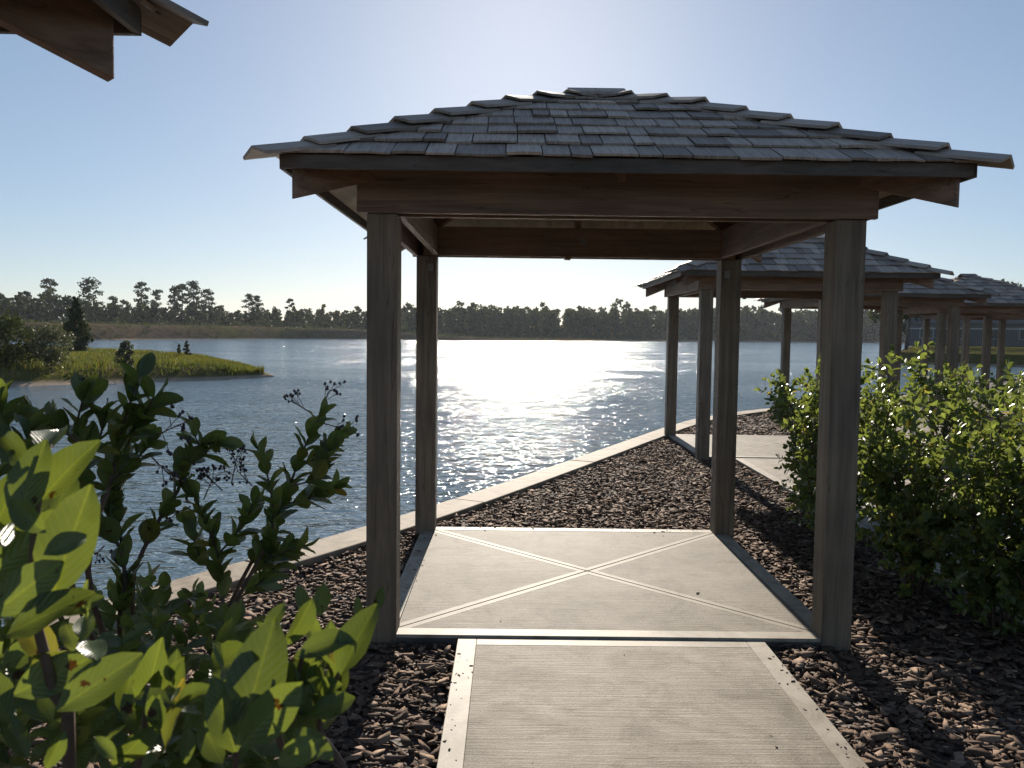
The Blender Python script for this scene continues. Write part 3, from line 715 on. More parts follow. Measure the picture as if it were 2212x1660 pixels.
def berries(root, base, p, axis, size):
    m = MB(); b = MB(); axis = Vector(axis).normalized(); p = Vector(p)
    def ball(c, r):
        k = len(b.v); ico = [(0, 0, 1.15), (.89, 0, .45), (.28, .85, .45), (-.72, .53, .45), (-.72, -.53, .45), (.28, -.85, .45), (.72, .53, -.45), (-.28, .85, -.45), (-.89, 0, -.45), (-.28, -.85, -.45), (.72, -.53, -.45), (0, 0, -1.15)]
        b.v.extend(tuple(c + Vector(q)*r) for q in ico)
        for f in ((0, 1, 2), (0, 2, 3), (0, 3, 4), (0, 4, 5), (0, 5, 1), (1, 6, 2), (2, 6, 7), (2, 7, 3), (3, 7, 8), (3, 8, 4), (4, 8, 9), (4, 9, 5), (5, 9, 10), (5, 10, 1), (1, 10, 6), (11, 7, 6), (11, 8, 7), (11, 9, 8), (11, 10, 9), (11, 6, 10)):
            b.f.append(tuple(k+i for i in f))
    q = p + axis*size; m.tube([p, p.lerp(q, .5), q], [0.0017, 0.0014, 0.001], 5)
    for i in range(6):
        st_ = p.lerp(q, rnd.uniform(0.25, 1)); d = (axis + rv(0.6)).normalized(); en = st_ + d*size*rnd.uniform(0.35, 0.7)
        m.tube([st_, en], [0.0011, 0.0008], 4)
        for j in range(rnd.choice((2, 3, 3))):
            e2 = en + (d + rv(0.7)).normalized()*size*rnd.uniform(0.1, 0.28); m.tube([en, e2], [0.0008, 0.0007], 4); ball(e2, size*rnd.uniform(0.058, 0.078))
    off_ = Vector(base)
    for mm in (m, b): mm.v = [tuple(Vector(v)-off_) for v in mm.v]
    s = m.obj('berry_stalk', M['stem'], root); b.obj('berries', M['berry'], s, True)['kind'] = 'stuff'

def stem_part(root, pts, r0, r1, seg=7):
    off_ = root.location; n = len(pts)
    MB().tube([Vector(p)-off_ for p in pts], [r0 + (r1-r0)*i/(n-1) for i in range(n)], seg).obj('stem', M['stem'], root, True)
def smoothpts(P, n=4):
    P = [Vector(p) for p in P]; Q = [P[0]] + P + [P[-1]]; out = []
    for i in range(1, len(Q)-2):
        for k in range(n):
            t = k/n; a, b_, c, d = Q[i-1:i+3]
            out.append(0.5*((2*b_)+(c-a)*t+(2*a-5*b_+4*c-d)*t*t+(3*b_-a-3*c+d)*t**3))
    out.append(P[-1]); return out

# --- foreground privet on the left: the nearest shrub with large leaves at the picture's edge
def explicit(lst, depth, out, wid=1.0):
    for e in lst:
        x0, y0, x1, y1 = e[:4]; da = e[4] if len(e) > 4 else 0.0; db = e[5] if len(e) > 5 else 0.0; v = e[6] if len(e) > 6 else rnd.randrange(4)
        a, b_ = at(x0, y0, depth+da), at(x1, y1, depth+da+db); d = b_-a
        n = (Vector(CAM) - a).normalized() + rv(0.28) + Vector((0, 0, 0.25))
        out.append((leaf_matrix(a, d, n, d.length*1.04, wid*rnd.uniform(0.72, 0.98)), v))
GZ = -0.06
sh = empty('privet_shrub', (-1.22, -4.93, GZ)); tag(sh, 'large privet shrub with big glossy leaves nearest the camera at the left edge', 'shrub', 'privet shrubs in the left foreground')
lv_ = []
explicit([(112, 1292, 188, 1050, 0, .02, 0), (8, 1375, 192, 1278, -.02, 0, 2), (122, 1535, 302, 1412, 0, .03, 0), (30, 1500, 196, 1420, .02, .02, 2), (38, 1130, 92, 950, 0, .02, 0), (90, 1080, 196, 950, .05, 0, 3),
          (-20, 1150, 62, 1000, .03, 0, 0), (-30, 1250, 150, 1100, .04, .02, 1), (-20, 1330, 130, 1215, -.02, .02, 2), (60, 1010, -10, 930, .02, .03, 1), (100, 980, 120, 905, .05, .05, 3), (95, 1200, 190, 1150, -.04, .03, 1),
          (60, 1320, -30, 1210, .06, 0, 1), (20, 1560, -40, 1440, .05, 0, 0), (110, 1560, 20, 1440, .08, 0, 1), (60, 1640, 10, 1540, .06, 0, 1), (130, 1480, 60, 1400, .1, 0, 3), (90, 1180, 160, 1010, .1, .03, 1), (10, 1180, -40, 1060, 0, .05, 2),
          (100, 1150, 10, 1080, -.03, 0, 3), (130, 1330, 225, 1285, .05, .02, 1), (120, 1430, 40, 1330, .1, 0, 1), (140, 1640, 240, 1540, .12, 0, 1), (100, 1640, 170, 1560, .1, 0, 0), (0, 1440, 90, 1390, .12, 0, 2)], 0.70, lv_)
for k in range(16):        # leafy shoots further back in the same shrub
    x, y = rnd.uniform(-80, 90), rnd.uniform(1000, 1640); d = rnd.uniform(1.05, 1.35)
    a = at(x, y+160, d); shoot_leaves([a, at(x+rnd.uniform(-40, 40), y, d+rnd.uniform(-.1, .1))], 0.075, 4, lv_, 0.55)
for k in range(16):
    x, y = rnd.uniform(-20, 190), rnd.uniform(1000, 1600); d = rnd.uniform(0.74, 0.9)
    shoot_leaves([at(x, y+90, d), at(x+rnd.uniform(-50, 50), y, d+rnd.uniform(-.05, .05))], 0.05, 4, lv_, 0.7, 0.5)
main = smoothpts([(-1.22, -4.93, GZ), (-1.12, -5.1, 0.6), tuple(at(150, 1690, 0.75)), tuple(at(118, 1500, 0.73)), tuple(at(72, 1300, 0.73)), tuple(at(78, 1120, 0.73)), tuple(at(108, 960, 0.74))], 3)
stem_part(sh, main, 0.008, 0.002)
for a in range(4):
    e = (rnd.uniform(-1.75, -1.25), rnd.uniform(-5.4, -4.7), rnd.uniform(1.2, 1.6))
    pp = smoothpts([(-1.22, -4.93, GZ), ((e[0]-1.22)/2-0.05, (e[1]-4.93)/2, 0.6), e], 4); stem_part(sh, pp, 0.012, 0.003)
    for k in range(10):
        q = pp[rnd.randrange(4, len(pp))]; shoot_leaves([q, q + Vector((rnd.gauss(-.05, .12), rnd.gauss(0, .12), rnd.uniform(.05, .2)))], 0.075, 4, lv_, 0.55)
finish_leaves(sh, lv_, NEAR, M['leaf_far_stuff'])

# --- low shoots with upright leaves at the bottom centre-left
sh = empty('privet_shrub', (-1.02, -4.9, GZ)); tag(sh, 'low privet with broad upright sunlit leaves beside the path, left foreground', 'shrub', 'privet shrubs in the left foreground')
lv_ = []
explicit([(508, 1625, 466, 1468, 0, 0, 0), (515, 1610, 592, 1338, 0, .03, 0), (522, 1612, 645, 1480, -.02, 0, 2), (600, 1545, 705, 1372, .05, .02, 0), (735, 1460, 806, 1302, .03, .03, 0), (560, 1420, 448, 1436, .02, .04, 3),
          (640, 1420, 776, 1362, .03, .02, 1), (630, 1605, 662, 1485, .02, 0, 1), (700, 1560, 722, 1432, .04, .02, 1), (480, 1650, 432, 1560, .04, 0, 0), (570, 1370, 616, 1300, .1, .02, 1), (620, 1390, 680, 1300, .12, 0, 1),
          (700, 1420, 720, 1345, .1, 0, 3), (600, 1420, 560, 1340, .08, 0, 3), (545, 1560, 455, 1440, .05, .02, 1), (640, 1560, 560, 1452, .03, 0, 0), (720, 1640, 640, 1575, -.02, 0, 2), (600, 1650, 690, 1600, -.04, 0, 2),
          (310, 1540, 342, 1385, .1, 0, 0), (300, 1560, 392, 1432, .1, 0, 1), (262, 1540, 296, 1418, .12, 0, 1), (345, 1560, 392, 1470, .08, 0, 0), (330, 1600, 270, 1500, .1, 0, 2), (520, 1500, 470, 1380, .14, 0, 1), (690, 1400, 650, 1310, .15, 0, 1),
          (400, 1650, 408, 1575, -.03, 0, 2), (200, 1650, 260, 1560, 0, 0, 1), (250, 1640, 205, 1590, -.03, 0, 3), (240, 1660, 330, 1575, 0, 0, 2), (100, 1660, 140, 1585, .0, 0, 1), (490, 1360, 520, 1300, .3, 0, 1), (470, 1420, 500, 1340, .2, 0, 1),
          (660, 1330, 645, 1265, .5, 0, 0), (690, 1330, 700, 1262, .5, 0, 2), (800, 1330, 830, 1270, .3, 0, 1), (780, 1345, 770, 1290, .35, 0, 1)], 0.67, lv_)
for px0, py0, px1, py1, px2, py2 in ((505, 1690, 510, 1640, 515, 1560), (640, 1700, 600, 1580, 610, 1420), (760, 1700, 690, 1570, 740, 1440), (300, 1700, 310, 1600, 320, 1480), (640, 1660, 640, 1500, 660, 1390)):
    pp = smoothpts([(-1.02, -4.9, GZ), (-0.97, -5.0, 0.5), tuple(at(px0*0.6+200, 2300, 0.80)), tuple(at(px0, py0+60, 0.74)), tuple(at(px1, py1, 0.72)), tuple(at(px2, py2, 0.71))], 5); stem_part(sh, pp, 0.007, 0.0017)
for k in range(20):
    x, y = rnd.uniform(300, 740), rnd.uniform(1400, 1640); d = rnd.uniform(0.7, 0.92)
    shoot_leaves([at(x, y+80, d), at(x+rnd.uniform(-40, 40), y, d+rnd.uniform(-.05, .05))], 0.045, 4, lv_, 0.7, 0.5)
for k in range(46):
    x, y = rnd.uniform(200, 560), rnd.uniform(1330, 1640); d = rnd.uniform(1.3, 1.75)
    a = at(x, y+90, d); shoot_leaves([a, at(x+rnd.uniform(-40, 40), y, d+rnd.uniform(-.1, .1))], 0.062, 4, lv_, 0.6)
for k in range(10):
    x, y = rnd.uniform(560, 700), rnd.uniform(1520, 1660); d = rnd.uniform(1.2, 1.5)
    a = at(x, y+60, d); shoot_leaves([a, at(x+rnd.uniform(-40, 40), y, d)], 0.05, 4, lv_, 0.6)
finish_leaves(sh, lv_, NEAR, M['leaf_far_stuff'])

# --- taller privet behind with berry sprays against the water
sh = empty('privet_shrub', (-1.42, -3.75, GZ)); tag(sh, 'tall open privet with dark berry sprays silhouetted against the lake', 'shrub', 'privet shrubs in the left foreground')
lv_ = []
BR = [  # stems as (x, y) through the picture at a distance, leaf size, first leaf position
    ([(450, 1440), (505, 1290), (560, 1185), (612, 1085), (650, 985), (688, 905)], 2.2, 0.078, 0.42, 0.0052),
    ([(640, 1010), (690, 985), (728, 940)], 2.2, 0.07, 0.2, 0.0025), ([(615, 1090), (670, 1075), (722, 1055)], 2.22, 0.07, 0.15, 0.0025), ([(630, 1050), (690, 1030), (712, 975)], 2.12, 0.068, 0.25, 0.0025),
    ([(470, 1400), (545, 1235), (588, 1150), (585, 1060), (562, 975)], 2.1, 0.075, 0.45, 0.005),
    ([(545, 1240), (600, 1200), (650, 1180)], 2.15, 0.07, 0.1, 0.0028), ([(480, 1320), (560, 1260), (620, 1200)], 2.3, 0.07, 0.3, 0.003),
    ([(480, 1400), (478, 1230), (445, 1130), (422, 1075)], 2.0, 0.075, 0.3, 0.004), ([(470, 1200), (520, 1140), (545, 1090)], 2.05, 0.07, 0.2, 0.003), ([(478, 1250), (430, 1200), (412, 1130)], 2.1, 0.07, 0.3, 0.003),
    ([(285, 1300), (330, 1150), (385, 1060), (395, 1010), (425, 965), (470, 955)], 1.95, 0.075, 0.3, 0.0042), ([(395, 1010), (430, 975), (415, 930)], 1.95, 0.068, 0.15, 0.0025),
    ([(262, 1400), (270, 1260), (262, 1170), (250, 1060), (275, 960)], 1.85, 0.08, 0.15, 0.0048), ([(265, 1200), (235, 1130), (240, 1060)], 1.85, 0.075, 0.2, 0.003),
    ([(200, 1300), (205, 1150), (240, 1040), (255, 960), (275, 890), (300, 815)], 1.75, 0.08, 0.5, 0.005), ([(262, 950), (300, 915), (332, 860)], 1.75, 0.075, 0.1, 0.003), ([(240, 1040), (290, 1000), (320, 960)], 1.78, 0.06, 0.2, 0.0025),
    ([(150, 1250), (165, 1080), (185, 985), (165, 930), (180, 860)], 1.6, 0.075, 0.4, 0.0045), ([(175, 960), (120, 920), (62, 885)], 1.6, 0.06, 0.2, 0.003), ([(180, 990), (215, 950), (222, 900)], 1.62, 0.07, 0.2, 0.003),
    ([(40, 1150), (30, 1010), (10, 920), (0, 880)], 1.5, 0.07, 0.4, 0.004), ([(30, 1030), (55, 970), (70, 930)], 1.5, 0.06, 0.3, 0.003),
]
for pts, d, size, start, r0 in BR:
    W_ = [at(x, y, d + rnd.uniform(-.03, .03)) for x, y in pts]
    if r0 >= 0.004: W_ = [Vector((-1.42, -3.75, GZ)), Vector((-1.42, -3.75, GZ)).lerp(W_[0], 0.6) + Vector((0, 0, 0.05))] + W_
    pp = smoothpts(W_, 3); stem_part(sh, pp, r0*(1.7 if r0 >= 0.004 else 1), 0.0016)
    st = start if r0 < 0.004 else 1 - (1-start)*sum((Vector(pp[i+1])-Vector(pp[i])).length for i in range(6, len(pp)-1))/sum((Vector(pp[i+1])-Vector(pp[i])).length for i in range(len(pp)-1))
    shoot_leaves(pp, size*1.12, 4, lv_, 0.29, st, 1.3)
for k in range(75):        # dense lower foliage
    x, y = rnd.uniform(190, 560), rnd.uniform(1240, 1560); d = rnd.uniform(1.8, 2.5)
    if x > 430 and y < 1330: continue
    a = at(x, y+80, d); shoot_leaves([a, at(x+rnd.uniform(-40, 40), y, d+rnd.uniform(-.1, .1))], 0.075, 4, lv_, 0.6)
for x, y, dx, dy, d, s in ((692, 895, 10, -28, 2.2, .05), (700, 915, 18, 5, 2.2, .05), (668, 890, -20, -12, 2.2, .045), (330, 945, 25, -12, 1.78, .05), (325, 985, 20, 20, 1.78, .045), (420, 1075, -10, -25, 2.0, .05), (412, 1095, -25, 10, 2.0, .045), (535, 980, -25, -8, 2.1, .045), (500, 1045, 5, -25, 2.05, .05), (545, 1050, -20, -20, 2.05, .045), (225, 1180, -10, 10, 1.75, .03), (480, 1060, -20, -20, 2.05, .05), (440, 1080, 12, -28, 2.0, .045)):
    a = at(x, y, d); b_ = at(x+dx, y+dy, d+0.01); berries(sh, sh.location, a, b_-a, s*1.25)
finish_leaves(sh, lv_, ROUND, M['leaf_far_stuff'])

# --- rounded-leaf shrubs on the right
def round_shrub(x, y, h, r, label, n_stem=9, dens=1.0, leaf=0.068, lean=(0, 0)):
    sh = empty('round_leaf_shrub', (x, y, GZ)); tag(sh, label, 'shrub', 'round-leaved shrubs beside the pavilions')
    out = []
    for k in range(n_stem):
        a = 2*math.pi*(k + rnd.random()*0.8)/n_stem; rr = r*rnd.uniform(0.35, 1.0)
        hh = h*rnd.uniform(0.72, 1.0)*(1 - 0.28*(rr/r)**2)
        e = Vector((x + rr*math.cos(a) + lean[0], y + rr*math.sin(a) + lean[1], hh))
        m1 = Vector((x, y, GZ)).lerp(e, 0.35) + Vector((0, 0, 0.06*h)); m2 = Vector((x, y, GZ)).lerp(e, 0.72) + rv(0.04)
        pp = smoothpts([(x + 0.05*math.cos(a), y + 0.05*math.sin(a), GZ), m1, m2, e], 4)
        stem_part(sh, pp, 0.012, 0.003, 5)
        shoot_leaves(pp, leaf, 3, out, 0.55, 0.22, 0.7)
        for j in range(int(22*dens)):
            q = Vector(pp[rnd.randrange(2 if j % 3 else 1, len(pp))])
            o_ = Vector((q.x-x, q.y-y, 0)); o_ = o_.normalized() if o_.length > .02 else rv().normalized()
            d = (o_*0.7 + Vector((0, 0, rnd.uniform(-0.25, 0.9))) + rv(0.55)).normalized()
            L = rnd.uniform(0.14, 0.34)*r/0.6
            e2 = q + d*L + Vector((0, 0, 0.03)); e2.z = max(e2.z, 0.03)
            tw = [q, q.lerp(e2, .5) + rv(0.012), e2]
            if j < 6: stem_part(sh, tw, 0.0035, 0.0015, 4)
            shoot_leaves(tw, leaf*rnd.uniform(0.55, 1.25), 3, out, 0.55, 0.3, 0.7, jit=0.4)
    finish_leaves(sh, out, FAR, M['leaf_far_stuff'])
round_shrub(2.45, 2.3, 1.34, 0.46, 'round-leaved shrub just left of the right front post, its base on the mulch', 9, 1.0)
round_shrub(2.1, 0.75, 1.3, 0.46, 'round-leaved green shrub directly behind the nearest right-hand pavilion post', 9, 0.95)
round_shrub(2.22, -0.35, 1.64, 0.62, 'largest sunlit green shrub right of the nearest pavilion post', 14, 1.3)
round_shrub(2.55, -1.3, 1.42, 0.55, 'shrub at the right edge above the shaded bark mulch', 12, 1.1)
round_shrub(2.42, -1.0, 0.95, 0.5, 'low skirt of green leaves at the foot of the right-hand shrubs', 9, 1.0)
round_shrub(2.35, 1.5, 1.62, 0.5, 'tall green shrub behind the largest shrub on the right', 11, 1.0)
round_shrub(5.15, 3.3, 1.5, 0.7, 'shrub further back beyond the second path, right side', 10, 0.9, 0.07)
round_shrub(5.45, 5.6, 1.5, 0.65, 'shrub next to the right side of the second pavilion', 9, 0.85, 0.07)
round_shrub(9.2, 9.6, 1.35, 0.7, 'shrub beside the third pavilion at the right edge', 9, 0.7, 0.08)

# ------------------------------------------------------------------ peninsula
def water_pt(x, y, z=WATER_Z):
    d = _f + _r*(x-IW/2)/FPX - _u*(y-IH/2)/FPX; t = (z-CAM[2])/d[2]; return np.array((CAM + d*t)[:2])
front = [water_pt(*p) for p in ((-500, 850), (-200, 843), (0, 838), (150, 833), (300, 827), (440, 823), (520, 819), (592, 814.5))]
backp = [water_pt(*p) for p in ((580, 808.5), (545, 802), (500, 792), (440, 782), (380, 774), (280, 766), (190, 760), (100, 754), (-200, 750), (-500, 752))]
fr = catmull([tuple(p) for p in front], 1.0); bk = catmull([tuple(p) for p in backp[::-1]], 1.0)
NU, NV = 90, 26
def resamp(P, n):
    s = np.r_[0, np.cumsum(np.linalg.norm(np.diff(P, axis=0), axis=1))]; t = np.linspace(0, s[-1], n)
    return np.stack([np.interp(t, s, P[:, 0]), np.interp(t, s, P[:, 1])], 1)
fr, bk = resamp(fr, NU), resamp(bk, NU)
PV = []
for i in range(NU):
    u = i/(NU-1); tipfade = min(1, (1-u)*4.5)
    for j in range(NV):
        v = j/(NV-1); p = fr[i]*(1-v) + bk[i]*v
        vv = v + 0.025*mnoise.noise((p[0]*0.7, p[1]*0.7, 4))*(0 < j < NV-1)*min(1, j/2); edge = max(0.0, min(1, min(vv*(16 if u < 0.86 else 6), (1-vv)*3.5))); prof = edge**0.6
        z = WATER_Z - 0.1 + 0.1*min(1, edge*8) + (0.58*prof*tipfade**0.8 + 0.10*mnoise.noise((p[0]*0.25, p[1]*0.25, 0))*prof + 0.04*mnoise.noise((p[0], p[1], 3))*prof) + 0.05*min(1, edge*4)
        PV.append((p[0], p[1], z))
PF = [(i*NV+j, (i+1)*NV+j, (i+1)*NV+j+1, i*NV+j+1) for i in range(NU-1) for j in range(NV-1)]
o = meshobj('peninsula', PV, PF, M['bank_grass'], None, None, True); tag(o, kind='structure')
PA = np.array(PV).reshape(NU, NV, 3)
def pen_z(i, j):
    i0, j0 = int(min(i, NU-2)), int(min(j, NV-2)); a, b_ = i-i0, j-j0
    return PA[i0, j0]*(1-a)*(1-b_) + PA[i0+1, j0]*a*(1-b_) + PA[i0, j0+1]*(1-a)*b_ + PA[i0+1, j0+1]*a*b_
def grass():
    n = 26000; ii = rng.uniform(20, NU*0.955, n); jj = rng.uniform(0.5, NV-2, n)
    B = np.array([pen_z(a, b_) for a, b_ in zip(ii, jj)]); keep = B[:, 2] > WATER_Z + 0.14
    B = B[keep]; n = len(B)
    cl = np.array([mnoise.noise((x*0.5, y*0.5, 7)) for x, y, _ in B])
    h = rng.uniform(0.05, 0.16, n)*np.clip(1 + 1.3*cl, 0.35, 2.2); az = rng.uniform(0, 2*np.pi, n); w = rng.uniform(0.02, 0.05, n)
    sd_ = np.stack([np.cos(az), np.sin(az), np.zeros(n)], 1)*w[:, None]; lean = rng.normal(0, 0.05, (n, 3)); lean[:, 2] = h
    V = np.stack([B-sd_, B+sd_, B+lean], 1).reshape(-1, 3); F = np.arange(n*3).reshape(-1, 3)
    uv = np.tile(np.array([(0, 0), (1, 0), (.5, 1)]), (n, 1))
    tall = jj[keep] < 3.2; h[tall] *= 1.9
    lean[:, 2] = h; V = np.stack([B-sd_, B+sd_, B+lean], 1).reshape(-1, 3)
    o = bulk('grass', V, F, M['grass'], np.repeat(np.clip(rng.random(n)*0.75 + 0.5*cl + 0.1, 0, 1), 3), None, uv); tag(o, 'short green and straw grass covering the peninsula', 'grass', kind='stuff')
grass()

# ------------------------------------------------------------------ far shore
far_line = [(-420, 60), (-260, 100), (-150, 122), (-95, 140), (-81, 154), (-76, 176), (-69, 198), (-60, 222), (-46, 234), (-24, 240), (-8, 245), (10, 262), (31, 287), (80, 322), (167, 372), (250, 392), (420, 400), (700, 380)]
fl = catmull(far_line, 4.0)
ft = unit(np.gradient(fl, axis=0)); fn = np.stack([-ft[:, 1], ft[:, 0]], 1)
fs = np.array([mnoise.noise((p[0]*0.03, p[1]*0.03, 2)) for p in fl])
def berm_h(p): return 0.55 + 2.6*float(np.interp(p[0], [-400, -90, -60, -45, -25, -8, 10, 700], [2.2, 1, 1, .9, .45, .12, 0.05, 0.02]))/1.0
DIST = [0, 0.8, 1.6, 3, 5, 9, 20, 40, 120, 300, 700]
FV, FF = [], []
for i, p in enumerate(fl):
    hb = berm_h(p)
    for j, d in enumerate(DIST):
        dirn = fn[i] if d < 60 else unit((fn[i]*0.3 + unit(p - np.array([0, -50])))[None])[0]
        q = p + dirn*d
        prof = float(np.interp(d, [0, 0.8, 1.6, 3, 5, 20, 40, 120], [0, .15, .4, .75, 1, 1.05, 1.0, 0.95]))
        z = WATER_Z - 0.1 + 0.12*(j > 0) + hb*prof + (0.25*mnoise.noise((q[0]*0.12, q[1]*0.12, 0))*prof*min(1, hb/2) if d < 130 else 0)
        FV.append((q[0], q[1], z))
n_ = len(DIST)
FF = [(i*n_+j, (i+1)*n_+j, (i+1)*n_+j+1, i*n_+j+1) for i in range(len(fl)-1) for j in range(n_-1)]
tag(meshobj('far_shore_ground', FV, FF, M['far_bank'], None, None, True), kind='structure')

# foliage made of many small faces
def blob_faces(C, R, n, size, rg, flat=1.0):
    """n small triangles-quads inside an ellipsoid"""
    d = unit(rg.normal(size=(n, 3))); rad = rg.random(n)**0.45
    P = C + d*rad[:, None]*R
    a = unit(rg.normal(size=(n, 3))); b_ = unit(np.cross(a, unit(rg.normal(size=(n, 3)))))
    s = size*rg.uniform(0.5, 1.3, n)[:, None]
    a[:, 2] *= flat; b_[:, 2] *= flat
    return np.stack([P-a*s-b_*s*0.6, P+a*s-b_*s*0.6, P+a*s*0.7+b_*s*0.7, P-a*s*0.7+b_*s*0.7], 1)
def quads_obj(name, Q, mat, parent, rg):
    Q = np.asarray(Q); n = len(Q); uv = np.tile(np.array([(0.2, 0), (0.9, 0), (0.9, 1), (0.2, 1)]), (n, 1))
    cl = rg.random(n)
    return bulk(name, Q.reshape(-1, 3), np.arange(n*4).reshape(-1, 4), mat, np.repeat(cl, 4), parent, uv)

def pine_parts(h, crown_w, base_frac, lobes, rg, ln, leafsize, dens):
    """returns crown quads and trunk tubes for a loblolly-like pine in local coordinates"""
    m = MB(); lean = rg.normal(0, 0.02*h, 2)
    tr = [(lean[0]*t*t, lean[1]*t*t, h*t) for t in (0, .25, .5, .75, .97)]
    m.tube(tr, [0.018*h, 0.015*h, 0.012*h, 0.008*h, 0.003*h], 6)
    Q = []
    for k in range(lobes):
        t = base_frac + (1-base_frac)*((k+0.6)/lobes); an = k*2.4 + rg.uniform(-.5, .5)
        rw = crown_w*0.5*(1-0.55*((t-base_frac)/(1-base_frac))**2)*rg.uniform(0.45, 1.0)
        c = np.array([lean[0]*t*t + rw*math.cos(an)*0.75, lean[1]*t*t + rw*math.sin(an)*0.75, h*t*rg.uniform(0.97, 1.0)])
        m.tube([(lean[0]*t*t, lean[1]*t*t, h*(t-0.05)), tuple(c)], [0.005*h, 0.002*h], 4)
        R = np.array([1, 1, 0.5])*crown_w*rg.uniform(0.17, 0.27)
        Q.append(blob_faces(c, R, int(dens), leafsize, rg))
    Q.append(blob_faces(np.array([lean[0], lean[1], h*0.97]), np.array([1, 1, .55])*crown_w*0.24, int(dens), leafsize, rg))
    return np.concatenate(Q), m
def pine(px, d, ytop, ybase, crown_px, label, base_frac=0.55, lobes=9, seed=1, group='tall pines on the far bank', dens=70):
    rg = np.random.default_rng(seed); b_ = at(px, ybase, d); h = (at(px, ytop, d)-b_).length
    root = empty('pine_tree', tuple(b_)); tag(root, label, 'pine', group)
    Q, m = pine_parts(h, crown_px/FPX*d, base_frac, lobes, rg, 0, 0.016*h + 0.06, dens)
    m.obj('trunk', M['bark'], root, True); quads_obj('crown', Q, M['needle'], root, rg)
D1 = 215
for i, (px, yt, cw, bf, lb, lab) in enumerate((
        (60, 632, 32, .55, 7, 'small round-topped pine at the far left of the tree line'),
        (112, 606, 48, .45, 10, 'spindly pine with a narrow tufted top, left end of the tree line'),
        (92, 636, 34, .4, 8, 'lower pine beside the spindly tufted one'),
        (193, 604, 66, .35, 15, 'tallest broad pine rising above the left tree line'),
        (152, 645, 36, .4, 8, 'shorter pine just left of the tallest broad pine'),
        (246, 642, 34, .45, 8, 'round-headed mid-height pine right of the tallest one'),
        (266, 650, 30, .45, 7, 'smaller pine touching the round-headed mid-height pine'),
        (307, 612, 46, .35, 11, 'layered pine with flat shelves of needles'),
        (336, 628, 36, .4, 9, 'pine behind the layered pine, slightly lower'),
        (378, 619, 42, .5, 9, 'left pine of the group of four tall pines'),
        (394, 615, 30, .55, 7, 'slim second pine of the group of four'),
        (420, 611, 52, .4, 13, 'broadest and tallest pine of the group of four'),
        (452, 627, 44, .45, 10, 'right-hand pine of the group of four'),
        (537, 638, 34, .55, 8, 'flat-topped pine left of a pair standing apart'),
        (556, 641, 32, .55, 8, 'right pine of the flat-topped pair standing apart'),
        (626, 647, 26, .6, 6, 'lone lollipop-shaped pine above the distant tree line'))):
    pine(px, D1 + (px*0.06) + (i % 3)*5, yt, 706, cw, lab, bf, lb, 100+i)

